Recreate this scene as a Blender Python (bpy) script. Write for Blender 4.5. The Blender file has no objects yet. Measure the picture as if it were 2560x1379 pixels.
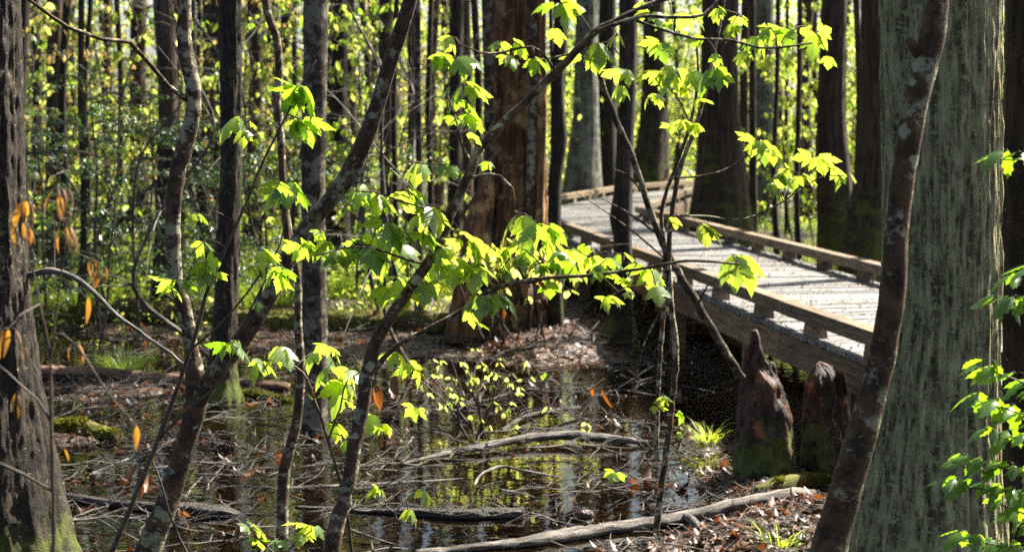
import bpy, math, random
import numpy as np
from mathutils import Vector

# ------------------------------------------------------------------ camera, sky, sun, exposure
C = bpy.context.scene.collection
SC = bpy.context.scene
F, CX, CY, HOR = 4000.0, 1280.0, 689.5, 312.0      # pixels of the 2560 px wide photograph
CAMZ = 2.25
PITCH = math.atan((CY - HOR) / F)
cam = bpy.data.cameras.new('camera')
cam_o = bpy.data.objects.new('camera', cam); C.objects.link(cam_o)
cam.sensor_width = 36.0; cam.lens = 36.0 * F / 2560.0
cam.clip_start = 0.1; cam.clip_end = 2000
cam_o.location = (0, 0, CAMZ); cam_o.rotation_euler = (math.pi / 2 - PITCH, 0, 0)
cam.dof.use_dof = True; cam.dof.focus_distance = 6.3; cam.dof.aperture_fstop = 3.9
SC.camera = cam_o

SUN_AZ, SUN_EL = math.radians(54), math.radians(50)  # azimuth clockwise from +Y (away from the camera)
world = bpy.data.worlds.new('World'); SC.world = world
world.use_nodes = True
wn = world.node_tree.nodes; wl = world.node_tree.links
sky = wn.new('ShaderNodeTexSky'); sky.sky_type = 'NISHITA'; sky.sun_disc = False
sky.sun_elevation = SUN_EL; sky.sun_rotation = SUN_AZ; sky.air_density = 0.8; sky.dust_density = 3.0; sky.ozone_density = 0.4
wl.new(sky.outputs[0], wn['Background'].inputs['Color'])
wn['Background'].inputs['Strength'].default_value = 0.052
sun = bpy.data.lights.new('sun', 'SUN'); sun.energy = 5.0; sun.angle = math.radians(0.53)
sun.color = (1.0, 0.93, 0.80)
sun_o = bpy.data.objects.new('sun', sun); C.objects.link(sun_o)
sd = Vector((math.sin(SUN_AZ) * math.cos(SUN_EL), math.cos(SUN_AZ) * math.cos(SUN_EL), math.sin(SUN_EL)))
sun_o.rotation_euler = sd.to_track_quat('Z', 'Y').to_euler()
sun_o.location = sd * 60
SC.view_settings.view_transform = 'Standard'; SC.view_settings.look = 'None'
SC.view_settings.exposure = 2.3; SC.view_settings.gamma = 1.0
SC.cycles.max_bounces = 7; SC.cycles.diffuse_bounces = 3; SC.cycles.glossy_bounces = 3
SC.cycles.transparent_max_bounces = 12; SC.cycles.transmission_bounces = 4
SC.cycles.caustics_reflective = False; SC.cycles.caustics_refractive = False
SC.cycles.sample_clamp_indirect = 0.6; SC.cycles.blur_glossy = 1.0
SC.cycles.use_denoising = False
try:
    SC.cycles.denoiser = 'OPENIMAGEDENOISE'; SC.cycles.denoising_input_passes = 'RGB_ALBEDO_NORMAL'
    SC.cycles.denoising_prefilter = 'ACCURATE'
except Exception:
    pass

# ------------------------------------------------------------------ numeric helpers
RNG = np.random.default_rng(7)
def ray(px, py):
    dx, dy = (px - CX) / F, (CY - py) / F
    s, c = math.sin(PITCH), math.cos(PITCH)
    return np.array([dx, c + dy * s, -s + dy * c])
def at(px, py, Y):
    d = ray(px, py); return np.array([0, 0, CAMZ]) + d * (Y / d[1])
def gnd(px, py, z=0.0):
    d = ray(px, py); return np.array([0, 0, CAMZ]) + d * ((z - CAMZ) / d[2])

_P = np.random.default_rng(3).random((1 << 16,))
def _h(i, j, k):
    return _P[((i * 73856093) ^ (j * 19349663) ^ (k * 83492791)) & 0xFFFF]
def vnoise(x, y, z):
    x, y, z = np.broadcast_arrays(np.asarray(x, float), np.asarray(y, float), np.asarray(z, float))
    i, j, k = np.floor(x).astype(np.int64), np.floor(y).astype(np.int64), np.floor(z).astype(np.int64)
    u, v, w = x - i, y - j, z - k
    u, v, w = u * u * (3 - 2 * u), v * v * (3 - 2 * v), w * w * (3 - 2 * w)
    r = 0
    for a in (0, 1):
        for b in (0, 1):
            for c in (0, 1):
                r = r + _h(i + a, j + b, k + c) * (u if a else 1 - u) * (v if b else 1 - v) * (w if c else 1 - w)
    return r * 2 - 1
def fbm(x, y, z, o=4):
    r, a = 0, 1.0
    x, y, z = np.asarray(x, float), np.asarray(y, float), np.asarray(z, float)
    for q in range(o):
        r = r + a * vnoise(x + 17.1 * q, y + 5.3 * q, z + 9.7 * q); a *= 0.5; x, y, z = x * 2.03, y * 2.03, z * 2.03
    return r

class Geo:
    """collects vertices, tris/quads and three per-point attributes, then becomes ONE mesh"""
    def __init__(s): s.v, s.f, s.bc, s.rn, s.n = [], [], [], [], 0
    def add(s, v, f, bc=None, rn=None):
        v = np.asarray(v, float); f = np.asarray(f, np.int64)
        if f.shape[1] == 3: f = np.concatenate([f, np.full((len(f), 1), -1)], 1)
        s.v.append(v); s.f.append(np.where(f >= 0, f + s.n, -1)); s.n += len(v)
        s.bc.append(np.asarray(bc, float) if bc is not None else v)
        s.rn.append(np.broadcast_to(np.asarray(rn if rn is not None else 0.5, float), (len(v),)))
    def build(s, name, mat, parent=None, origin=None, smooth=True):
        me = mesh_of(s, name, mat, origin, smooth)
        o = bpy.data.objects.new(name, me); C.objects.link(o)
        if parent is not None: o.parent = parent
        elif origin is not None: o.location = origin
        return o
def mesh_of(s, name, mat, origin=None, smooth=True):
    v = np.concatenate(s.v); f = np.concatenate(s.f); bc = np.concatenate(s.bc); rn = np.concatenate(s.rn)
    if origin is not None: v = v - np.asarray(origin)
    me = bpy.data.meshes.new(name)
    tri = f[:, 3] < 0
    cnt = np.where(tri, 3, 4); loops = f[f >= 0]
    me.vertices.add(len(v)); me.vertices.foreach_set('co', v.astype(np.float32).ravel())
    me.loops.add(len(loops)); me.loops.foreach_set('vertex_index', loops.astype(np.int32))
    me.polygons.add(len(f))
    st = np.concatenate([[0], np.cumsum(cnt)[:-1]])
    me.polygons.foreach_set('loop_start', st.astype(np.int32)); me.polygons.foreach_set('loop_total', cnt.astype(np.int32))
    me.polygons.foreach_set('use_smooth', np.full(len(f), smooth))
    a = me.attributes.new('barkco', 'FLOAT_VECTOR', 'POINT'); a.data.foreach_set('vector', bc.astype(np.float32).ravel())
    a = me.attributes.new('rnd', 'FLOAT', 'POINT'); a.data.foreach_set('value', rn.astype(np.float32))
    me.update(calc_edges=True); me.validate()
    if mat is not None: me.materials.append(mat)
    return me

def smooth_line(P, R, step):
    P = np.asarray(P, float); R = np.asarray(R, float)
    if len(P) == 2:
        n = max(2, int(np.linalg.norm(P[1] - P[0]) / step) + 1); t = np.linspace(0, 1, n)[:, None]
        return P[0] * (1 - t) + P[1] * t, R[0] * (1 - t[:, 0]) + R[1] * t[:, 0]
    d = np.diff(P, axis=0); l = np.linalg.norm(d, axis=1) + 1e-9; v = d / l[:, None]
    m = np.zeros_like(P); m[0] = v[0]; m[-1] = v[-1]
    m[1:-1] = (v[:-1] * l[1:, None] + v[1:] * l[:-1, None]) / (l[:-1] + l[1:])[:, None]
    out, ro = [], []
    for i in range(len(P) - 1):
        n = max(1, int(l[i] / step))
        for t in np.arange(n) / n:
            h = t * t * (3 - 2 * t)
            out.append(P[i] * (1 - h) + P[i + 1] * h + l[i] * (m[i] * (t * (1 - t) ** 2) + m[i + 1] * (t * t * (t - 1))))
            ro.append(R[i] * (1 - t) + R[i + 1] * t)
    out.append(P[-1]); ro.append(R[-1])
    return np.array(out), np.array(ro)

def tube(g, P, R, nseg=8, step=0.2, ridge=0.0, ridge_f=3.0, lump=0.0, flare=None, seed=0.0, cap=True, rnd=0.5, raw=False, iso=None):
    """tapered, bent limb; ridge = lengthwise bark ridges, lump = uneven swelling, flare = (height, amount, lobes)"""
    if raw: P, R = np.asarray(P, float), np.asarray(R, float)
    else: P, R = smooth_line(P, R, step)
    n = len(P)
    T = np.gradient(P, axis=0); T /= np.linalg.norm(T, axis=1)[:, None] + 1e-9
    U = np.zeros_like(P)
    ref = np.array([1.0, 0, 0]) if abs(T[0][0]) < 0.9 else np.array([0, 1.0, 0])
    u = ref - T[0] * (ref @ T[0]); u /= np.linalg.norm(u); U[0] = u
    for i in range(1, n):
        u = u - T[i] * (u @ T[i]); u /= np.linalg.norm(u) + 1e-9; U[i] = u
    V = np.cross(T, U)
    th = np.linspace(0, 2 * math.pi, nseg, endpoint=False)
    c, s_ = np.cos(th), np.sin(th)
    L = np.concatenate([[0], np.cumsum(np.linalg.norm(np.diff(P, axis=0), axis=1))])
    rr = np.repeat(R[:, None], nseg, 1)
    Lg = np.repeat(L[:, None], nseg, 1); cg = np.repeat(c[None], n, 0); sg = np.repeat(s_[None], n, 0)
    if flare:
        fh, fa, lobes = flare
        e = np.exp(-np.clip(Lg - flare_off(P, L), 0, None) / fh)
        lob = vnoise(cg * lobes * .35 + seed, sg * lobes * .35, seed + Lg * .15) 
        rr = rr * (1 + e * fa * (1 + 0.75 * lob))
    if lump: rr = rr * (1 + lump * fbm(cg * 0.9 + seed, sg * 0.9, Lg * 0.9 / max(0.15, R.mean() * 6) + seed, 2))
    if ridge: rr = rr * (1 + ridge * fbm(cg * ridge_f + seed * 3, sg * ridge_f, Lg * 0.55 + seed, 4))
    if iso:
        p0 = P[:, None] + U[:, None] * (rr * cg)[..., None] + V[:, None] * (rr * sg)[..., None]; q = iso[1]
        nz = fbm(p0[..., 0] * q, p0[..., 1] * q, p0[..., 2] * q * iso[2], 4)
        rr = rr + iso[0] * (np.abs(nz) * -1.6 + .5 if len(iso) > 3 else nz)
    v = P[:, None] + U[:, None] * (rr * cg)[..., None] + V[:, None] * (rr * sg)[..., None]
    r0 = float(np.median(R))
    bc = np.stack([cg * r0, sg * r0, Lg], -1) + np.array([seed * 7.3, seed * 3.1, 0])
    idx = np.arange(n * nseg).reshape(n, nseg)
    a, b = idx[:-1], idx[1:]
    f = np.stack([a, np.roll(a, -1, 1), np.roll(b, -1, 1), b], -1).reshape(-1, 4)
    v = v.reshape(-1, 3); bc = bc.reshape(-1, 3)
    if cap:
        tips = np.array([P[0] - T[0] * R[0] * .2, P[-1] + T[-1] * R[-1] * .3]); m = n * nseg
        v = np.concatenate([v, tips]); bc = np.concatenate([bc, bc[[0, -1]]])
        k = np.arange(nseg); k2 = np.roll(k, -1)
        f0 = np.stack([k2, k, np.full(nseg, m), np.full(nseg, -1)], -1)
        f1 = np.stack([k + (n - 1) * nseg, k2 + (n - 1) * nseg, np.full(nseg, m + 1), np.full(nseg, -1)], -1)
        f = np.concatenate([f, f0, f1])
    g.add(v, f, bc, rnd)
def flare_off(P, L):
    i = np.argmax(P[:, 2] > 0.02) if P[0, 2] < 0.02 else 0
    return L[i]

def box(g, c, ax, hx, hy, hz, taper=1.0, rnd=0.5, bc=None):
    """box about c; ax = direction of its long side in plan; taper narrows the top along that side"""
    ax = np.array([ax[0], ax[1], 0.0]); ax /= np.linalg.norm(ax); ay = np.array([-ax[1], ax[0], 0]); az = np.array([0, 0, 1.0])
    v, b = [], []
    for sz in (-1, 1):
        for sx, sy in ((-1, -1), (1, -1), (1, 1), (-1, 1)):
            t = taper if sz > 0 else 1.0
            v.append(c + ax * hx * sx * t + ay * hy * sy + az * hz * sz)
            b.append(((sy * hy) + rnd * 50, hz * sz + rnd * 31, hx * sx + rnd * 90))
    g.add(v, [(3, 2, 1, 0), (4, 5, 6, 7), (0, 1, 5, 4), (1, 2, 6, 5), (2, 3, 7, 6), (3, 0, 4, 7)], b, rnd)
def bevel(o, w=0.006):
    m = o.modifiers.new('bevel', 'BEVEL'); m.width = w; m.segments = 2; m.limit_method = 'ANGLE'
    return o

# ------------------------------------------------------------------ objects: things and tags
def tag(o, label, cat, group=None):
    o['label'] = label; o['category'] = cat
    if group: o['group'] = group
    return o
def thing(name, loc, label, cat, group=None):
    o = bpy.data.objects.new(name, None); C.objects.link(o); o.location = tuple(loc)
    o.empty_display_size = 0.1
    return tag(o, label, cat, group)
def copy_thing(o, loc, rz, sc, label, group=None, sink=None):
    c = o.copy(); C.objects.link(c); c.location = tuple(loc); c.rotation_euler = (0, 0, rz)
    c.scale = (sc, sc, sc); c['label'] = label
    if group: c['group'] = group
    for ch in o.children:
        d = ch.copy(); C.objects.link(d); d.parent = c
        for g2 in ch.children:
            e = g2.copy(); C.objects.link(e); e.parent = d
    return c

# ------------------------------------------------------------------ materials
def nodes(name):
    m = bpy.data.materials.new(name); m.use_nodes = True
    nt = m.node_tree; nt.nodes.clear()
    return m, nt, nt.nodes.new('ShaderNodeOutputMaterial')
def N(nt, kind, **kw):
    n = nt.nodes.new(kind)
    for k, v in kw.items():
        if k in n.inputs: n.inputs[k].default_value = v
        else: setattr(n, k, v)
    return n
def L(nt, a, b): nt.links.new(a, b)
def ramp(nt, src, stops):
    r = nt.nodes.new('ShaderNodeValToRGB'); e = r.color_ramp.elements
    while len(e) < len(stops): e.new(0.5)
    for i, (p, c) in enumerate(stops):
        e[i].position = p; e[i].color = (c[0], c[1], c[2], 1) if isinstance(c, tuple) else (c, c, c, 1)
    L(nt, src, r.inputs[0]); return r.outputs[0]
def mix(nt, fac, a, b):
    m = nt.nodes.new('ShaderNodeMix'); m.data_type = 'RGBA'
    for s, i in ((fac, 0), (a, 6), (b, 7)):
        if hasattr(s, 'is_output'): L(nt, s, m.inputs[i])
        else: m.inputs[i].default_value = (s if not isinstance(s, tuple) else (*s, 1))
    return m.outputs[2]
def math_(nt, op, a, b=None):
    m = nt.nodes.new('ShaderNodeMath'); m.operation = op
    for i, s in enumerate((a, b)):
        if s is None: continue
        if hasattr(s, 'is_output'): L(nt, s, m.inputs[i])
        else: m.inputs[i].default_value = s
    return m.outputs[0]

def bark(name, dark, light, lichen=(0.42, 0.44, 0.36), lich=0.0, lich_scale=14, moss=0.0, moss_h=0.8, fine=30, stretch=0.12, bump=0.6, rough=0.85, moss_c=(0.075, 0.095, 0.012), spots=True, lich2=0.0):
    m, nt, out = nodes(name)
    at_ = N(nt, 'ShaderNodeAttribute', attribute_name='barkco')
    mp = N(nt, 'ShaderNodeMapping'); mp.inputs['Scale'].default_value = (1, 1, stretch); L(nt, at_.outputs['Vector'], mp.inputs[0])
    n1 = N(nt, 'ShaderNodeTexNoise', Scale=fine, Detail=7, Roughness=0.62); L(nt, mp.outputs[0], n1.inputs['Vector'])
    n2 = N(nt, 'ShaderNodeTexNoise', Scale=fine * 0.16, Detail=3); L(nt, at_.outputs['Vector'], n2.inputs['Vector'])
    n4 = N(nt, 'ShaderNodeTexNoise', Scale=fine * 4, Detail=4, Roughness=0.7); L(nt, at_.outputs['Vector'], n4.inputs['Vector'])
    mid = tuple((a + b) / 2 for a, b in zip(dark, light))
    col = ramp(nt, n1.outputs[0], [(0.39, tuple(c * 0.25 for c in dark)), (0.46, dark), (0.53, mid), (0.62, light)])
    col = mix(nt, math_(nt, 'MULTIPLY', ramp(nt, n2.outputs[0], [(0.35, 0.0), (0.7, 1.0)]), 0.55), col, tuple(c * 0.5 for c in dark))
    sp = ramp(nt, n4.outputs[0], [(0.56, 0.0), (0.68, 1.0)])
    col = mix(nt, math_(nt, 'MULTIPLY', sp, 0.35), col, tuple(min(1, c * 1.7) for c in light))
    hgt = n1.outputs[0]
    if lich > 0:
        wob = N(nt, 'ShaderNodeTexNoise', Scale=lich_scale * 2.5, Detail=3); L(nt, at_.outputs['Vector'], wob.inputs['Vector'])
        addv = N(nt, 'ShaderNodeVectorMath', operation='MULTIPLY_ADD'); L(nt, wob.outputs['Color'], addv.inputs[0])
        addv.inputs[1].default_value = (0.6 / lich_scale,) * 3; L(nt, at_.outputs['Vector'], addv.inputs[2])
        if spots:
            vo = N(nt, 'ShaderNodeTexVoronoi', Scale=lich_scale); L(nt, addv.outputs[0], vo.inputs['Vector'])
            sz = math_(nt, 'MULTIPLY', N_sep(nt, vo.outputs['Color']), 0.6)
            th = math_(nt, 'SUBTRACT', sz, math_(nt, 'ADD', vo.outputs['Distance'], 0.42 - lich * 0.4))
            msk = ramp(nt, th, [(0.0, 0.0), (0.05, 1.0)])
        else:
            n3 = N(nt, 'ShaderNodeTexNoise', Scale=lich_scale, Detail=6, Roughness=0.7); L(nt, addv.outputs[0], n3.inputs['Vector'])
            msk = ramp(nt, n3.outputs[0], [(0.62 - lich * 0.3, 0.0), (0.70 - lich * 0.3, 1.0)])
        if lich2:
            n6 = N(nt, 'ShaderNodeTexNoise', Scale=lich_scale * .8, Detail=7, Roughness=0.75); L(nt, addv.outputs[0], n6.inputs['Vector'])
            n7 = N(nt, 'ShaderNodeTexNoise', Scale=1.6, Detail=2); L(nt, at_.outputs['Vector'], n7.inputs['Vector'])
            m2 = ramp(nt, math_(nt, 'ADD', n6.outputs[0], math_(nt, 'MULTIPLY', n7.outputs[0], .35)), [(.86 - lich2 * .3, 0.0), (.90 - lich2 * .3, .8)])
            msk = math_(nt, 'MAXIMUM', msk, m2)
        lv = mix(nt, n4.outputs[0], tuple(c * 0.55 for c in lichen), lichen)
        col = mix(nt, math_(nt, 'MULTIPLY', msk, 0.92), col, lv)
    if moss > 0:
        se = N(nt, 'ShaderNodeSeparateXYZ'); geo = N(nt, 'ShaderNodeNewGeometry'); L(nt, geo.outputs['Position'], se.inputs[0])
        n5 = N(nt, 'ShaderNodeTexNoise', Scale=5, Detail=8, Roughness=0.75); L(nt, at_.outputs['Vector'], n5.inputs['Vector'])
        hz = math_(nt, 'ADD', math_(nt, 'MULTIPLY', se.outputs[2], 0.26 / moss_h), math_(nt, 'MULTIPLY', n1.outputs[0], 0.45)); hz = math_(nt, 'SUBTRACT', hz, 0.20)
        mk = ramp(nt, math_(nt, 'SUBTRACT', math_(nt, 'ADD', n5.outputs[0], moss - 0.5 + 0.2), hz), [(0.44, 0.0), (0.54, 1.0)])
        mc = mix(nt, n4.outputs[0], tuple(c * 0.4 for c in moss_c), tuple(c * 1.5 for c in moss_c))
        col = mix(nt, math_(nt, 'MULTIPLY', mk, 0.95), col, mc)
    oi = N(nt, 'ShaderNodeObjectInfo')
    hs = N(nt, 'ShaderNodeHueSaturation'); L(nt, col, hs.inputs['Color'])
    L(nt, math_(nt, 'ADD', math_(nt, 'MULTIPLY', oi.outputs['Random'], 0.4), 0.8), hs.inputs['Value'])
    p = N(nt, 'ShaderNodeBsdfPrincipled', Roughness=rough); p.inputs['Specular IOR Level'].default_value = 0.3
    L(nt, hs.outputs[0], p.inputs['Base Color'])
    hh = math_(nt, 'ADD', hgt, math_(nt, 'MULTIPLY', n4.outputs[0], 0.35))
    b = N(nt, 'ShaderNodeBump', Strength=bump, Distance=0.03); L(nt, hh, b.inputs['Height']); L(nt, b.outputs[0], p.inputs['Normal'])
    L(nt, p.outputs[0], out.inputs[0])
    return m
def N_sep(nt, colsock):
    s = nt.nodes.new('ShaderNodeSeparateColor'); L(nt, colsock, s.inputs[0]); return s.outputs[0]

def leafmat(name, c1, c2, t1, t2, rough=0.4, trans=0.5, spec=0.5, veins=False, holes=False):
    """two-sided leaf: reflected colour c1..c2, transmitted colour t1..t2 by the leaf's own random number"""
    m, nt, out = nodes(name)
    a = N(nt, 'ShaderNodeAttribute', attribute_name='rnd')
    cr = mix(nt, a.outputs['Fac'], c1, c2); ct = mix(nt, a.outputs['Fac'], t1, t2)
    if veins:
        bc = N(nt, 'ShaderNodeAttribute', attribute_name='barkco'); se = N(nt, 'ShaderNodeSeparateXYZ'); L(nt, bc.outputs['Vector'], se.inputs[0])
        ax = math_(nt, 'ABSOLUTE', se.outputs[0]); dmin = ax
        for ang in (0.72, 1.25):
            d = math_(nt, 'ABSOLUTE', math_(nt, 'SUBTRACT', math_(nt, 'MULTIPLY', ax, math.cos(ang)), math_(nt, 'MULTIPLY', se.outputs[1], math.sin(ang))))
            dmin = math_(nt, 'MINIMUM', dmin, d)
        vm = ramp(nt, dmin, [(0.008, 1.0), (0.03, 0.0)])
        no = N(nt, 'ShaderNodeTexNoise', Scale=5, Detail=3); L(nt, bc.outputs['Vector'], no.inputs['Vector'])
        mott = ramp(nt, no.outputs[0], [(0.3, 0.0), (0.7, 0.3)])
        ct = mix(nt, mott, ct, tuple(c * 0.5 for c in t1))
        cr = mix(nt, math_(nt, 'MULTIPLY', vm, 0.5), cr, tuple(min(1, c * 2.2) for c in c2))
        ct = mix(nt, math_(nt, 'MULTIPLY', vm, 0.45), ct, tuple(c * 0.45 for c in t1))
    p = N(nt, 'ShaderNodeBsdfPrincipled', Roughness=rough); p.inputs['Specular IOR Level'].default_value = spec
    L(nt, cr, p.inputs['Base Color'])
    tr = N(nt, 'ShaderNodeBsdfTranslucent'); L(nt, ct, tr.inputs['Color'])
    ms = N(nt, 'ShaderNodeMixShader'); ms.inputs[0].default_value = trans
    L(nt, p.outputs[0], ms.inputs[1]); L(nt, tr.outputs[0], ms.inputs[2]); L(nt, ms.outputs[0], out.inputs[0])
    return m

def woodmat(name, c1, c2, rough=0.55, specks=0.0, spec=0.4, fine=60):
    m, nt, out = nodes(name)
    a = N(nt, 'ShaderNodeAttribute', attribute_name='barkco'); r = N(nt, 'ShaderNodeAttribute', attribute_name='rnd')
    mp = N(nt, 'ShaderNodeMapping'); mp.inputs['Scale'].default_value = (1, 1, 0.05); L(nt, a.outputs['Vector'], mp.inputs[0])
    n1 = N(nt, 'ShaderNodeTexNoise', Scale=fine, Detail=6, Roughness=0.6); L(nt, mp.outputs[0], n1.inputs['Vector'])
    n2 = N(nt, 'ShaderNodeTexNoise', Scale=3, Detail=5, Roughness=0.65); L(nt, a.outputs['Vector'], n2.inputs['Vector'])
    col = ramp(nt, n1.outputs[0], [(0.3, tuple(c * 0.4 for c in c1)), (0.45, c1), (0.65, c2)])
    col = mix(nt, ramp(nt, n2.outputs[0], [(0.4, 0.0), (0.75, 0.7)]), col, tuple(c * 0.45 for c in c1))
    vo = N(nt, 'ShaderNodeTexVoronoi', Scale=2.2); L(nt, mp.outputs[0], vo.inputs['Vector'])
    hs = N(nt, 'ShaderNodeHueSaturation'); L(nt, col, hs.inputs['Color'])
    L(nt, math_(nt, 'ADD', math_(nt, 'MULTIPLY', r.outputs['Fac'], 0.7), 0.6), hs.inputs['Value'])
    col = hs.outputs[0]
    if specks:
        g = N(nt, 'ShaderNodeNewGeometry')
        n3 = N(nt, 'ShaderNodeTexNoise', Scale=1.3, Detail=3); L(nt, g.outputs['Position'], n3.inputs['Vector'])
        n4 = N(nt, 'ShaderNodeTexNoise', Scale=42, Detail=5, Roughness=0.75); L(nt, g.outputs['Position'], n4.inputs['Vector'])
        k = ramp(nt, math_(nt, 'ADD', n4.outputs[0], math_(nt, 'MULTIPLY', n3.outputs[0], specks)), [(0.70, 0.0), (0.76, 0.9)])
        col = mix(nt, k, col, (0.085, 0.05, 0.03))
    p = N(nt, 'ShaderNodeBsdfPrincipled', Roughness=rough); p.inputs['Specular IOR Level'].default_value = spec
    L(nt, col, p.inputs['Base Color'])
    L(nt, ramp(nt, n1.outputs[0], [(0.3, min(1, rough + .25)), (0.7, max(.1, rough - .12))]), p.inputs['Roughness'])
    b = N(nt, 'ShaderNodeBump', Strength=0.5, Distance=0.012); L(nt, n1.outputs[0], b.inputs['Height']); L(nt, b.outputs[0], p.inputs['Normal'])
    L(nt, p.outputs[0], out.inputs[0]); return m

def groundmat():
    m, nt, out = nodes('forest_floor')
    g = N(nt, 'ShaderNodeNewGeometry')
    wob = N(nt, 'ShaderNodeTexNoise', Scale=14, Detail=4); L(nt, g.outputs['Position'], wob.inputs['Vector'])
    av = N(nt, 'ShaderNodeVectorMath', operation='MULTIPLY_ADD'); L(nt, wob.outputs['Color'], av.inputs[0]); av.inputs[1].default_value = (.07, .07, .07); L(nt, g.outputs['Position'], av.inputs[2])
    vo = N(nt, 'ShaderNodeTexVoronoi', Scale=17); L(nt, av.outputs[0], vo.inputs['Vector'])
    r = N_sep(nt, vo.outputs['Color'])
    col = ramp(nt, r, [(0.0, (0.006, 0.004, 0.003)), (0.4, (0.018, 0.010, 0.006)), (0.7, (0.048, 0.023, 0.012)), (0.88, (0.09, 0.045, 0.022)), (1.0, (0.15, 0.09, 0.055))])
    col = mix(nt, ramp(nt, vo.outputs['Distance'], [(0.0, 0.0), (0.06, 1.0)]), (0.01, 0.007, 0.005), col)
    n2 = N(nt, 'ShaderNodeTexNoise', Scale=0.9, Detail=6, Roughness=0.7); L(nt, g.outputs['Position'], n2.inputs['Vector'])
    col = mix(nt, ramp(nt, n2.outputs[0], [(0.35, 0.75), (0.6, 0.0)]), col, (0.012, 0.009, 0.006))
    n3 = N(nt, 'ShaderNodeTexNoise', Scale=0.55, Detail=7, Roughness=0.7); L(nt, g.outputs['Position'], n3.inputs['Vector'])
    se = N(nt, 'ShaderNodeSeparateXYZ'); L(nt, g.outputs['Position'], se.inputs[0])
    far = ramp(nt, math_(nt, 'MULTIPLY', se.outputs[1], 0.012), [(0.2, 0.0), (0.5, 0.16)])
    col = mix(nt, ramp(nt, math_(nt, 'ADD', n3.outputs[0], far), [(0.58, 0.0), (0.70, 0.85)]), col, (0.05, 0.075, 0.012))
    p = N(nt, 'ShaderNodeBsdfPrincipled'); L(nt, col, p.inputs['Base Color']); p.inputs['Specular IOR Level'].default_value = 0.5
    L(nt, ramp(nt, r, [(0.0, 0.22), (1.0, 0.6)]), p.inputs['Roughness'])
    b = N(nt, 'ShaderNodeBump', Strength=0.9, Distance=0.04); L(nt, math_(nt, 'ADD', r, wob.outputs[0]), b.inputs['Height']); L(nt, b.outputs[0], p.inputs['Normal'])
    L(nt, p.outputs[0], out.inputs[0]); return m

def watermat():
    m, nt, out = nodes('swamp_water')
    g = N(nt, 'ShaderNodeNewGeometry')
    mp = N(nt, 'ShaderNodeMapping'); mp.inputs['Scale'].default_value = (1.0, 1.6, 1); L(nt, g.outputs['Position'], mp.inputs[0])
    n1 = N(nt, 'ShaderNodeTexNoise', Scale=5.5, Detail=3, Roughness=0.5); L(nt, mp.outputs[0], n1.inputs['Vector'])
    n2 = N(nt, 'ShaderNodeTexNoise', Scale=1.1, Detail=3); L(nt, mp.outputs[0], n2.inputs['Vector'])
    b = N(nt, 'ShaderNodeBump', Strength=0.10, Distance=0.02); L(nt, math_(nt, 'ADD', n1.outputs[0], n2.outputs[0]), b.inputs['Height'])
    tr = N(nt, 'ShaderNodeBsdfTransparent'); tr.inputs[0].default_value = (0.28, 0.235, 0.15, 1)
    gl = N(nt, 'ShaderNodeBsdfGlossy'); gl.inputs['Roughness'].default_value = 0.035; L(nt, b.outputs[0], gl.inputs['Normal'])
    gl.inputs['Color'].default_value = (1, 1, 1, 1)
    fr = N(nt, 'ShaderNodeFresnel', IOR=1.34); L(nt, b.outputs[0], fr.inputs['Normal'])
    ms = N(nt, 'ShaderNodeMixShader'); L(nt, fr.outputs[0], ms.inputs[0]); L(nt, tr.outputs[0], ms.inputs[1]); L(nt, gl.outputs[0], ms.inputs[2])
    L(nt, ms.outputs[0], out.inputs[0]); return m

M = {}
M['ground'] = groundmat(); M['water'] = watermat()
M['deck'] = woodmat('weathered_planks', (0.105, 0.107, 0.104), (0.255, 0.265, 0.262), 0.48, specks=0.31, spec=0.5)
M['rail'] = woodmat('curb_timber', (0.13, 0.09, 0.05), (0.24, 0.18, 0.11), 0.6)
M['fascia'] = woodmat('beam_timber', (0.14, 0.085, 0.04), (0.25, 0.16, 0.085), 0.65)
M['grey_bark'] = bark('grey_lichen_bark', (0.20, 0.15, 0.075), (0.55, 0.50, 0.26), (0.40, 0.44, 0.19), 0.36, 34, 0.24, 0.5, fine=50, stretch=0.12, bump=1.0, spots=False)
M['dark_bark'] = bark('dark_mossy_bark', (0.016, 0.012, 0.008), (0.056, 0.042, 0.028), (0.22, 0.22, 0.17), 0.14, 26, 0.30, 1.2, fine=36, bump=1.0)
M['lich_bark'] = bark('lichen_spotted_bark', (0.042, 0.024, 0.013), (0.115, 0.066, 0.036), (0.44, 0.41, 0.27), 0.52, 18, 0.10, 0.5, fine=30, stretch=0.6, bump=0.5, lich2=.50)
M['lean_bark'] = bark('reddish_brown_spotted_bark', (0.055, 0.029, 0.013), (0.135, 0.072, 0.031), (0.48, 0.46, 0.28), 0.56, 16, 0.05, 0.3, fine=30, stretch=0.6, bump=0.5, lich2=.36)
M['lich_pole'] = bark('pale_lichen_bark', (0.023, 0.016, 0.010), (0.066, 0.048, 0.030), (0.28, 0.25, 0.17), 0.36, 15, 0.2, 0.4, fine=34, stretch=0.3, bump=0.6, spots=True, lich2=.60)
M['ridged'] = bark('ridged_bark', (0.017, 0.012, 0.008), (0.060, 0.043, 0.026), (0.24, 0.21, 0.13), 0.24, 45, 0.46, 0.5, fine=50, stretch=0.22, bump=1.0, lich2=.28)
M['brown_bark'] = bark('brown_fibrous_bark', (0.042, 0.026, 0.016), (0.12, 0.076, 0.046), fine=34, stretch=0.06, moss=0.25, moss_h=0.9, bump=0.8)
M['moss_bark'] = bark('mossy_cypress_bark', (0.026, 0.018, 0.011), (0.085, 0.056, 0.034), moss=0.40, moss_h=2.2, fine=36, stretch=0.07, bump=0.9)
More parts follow.
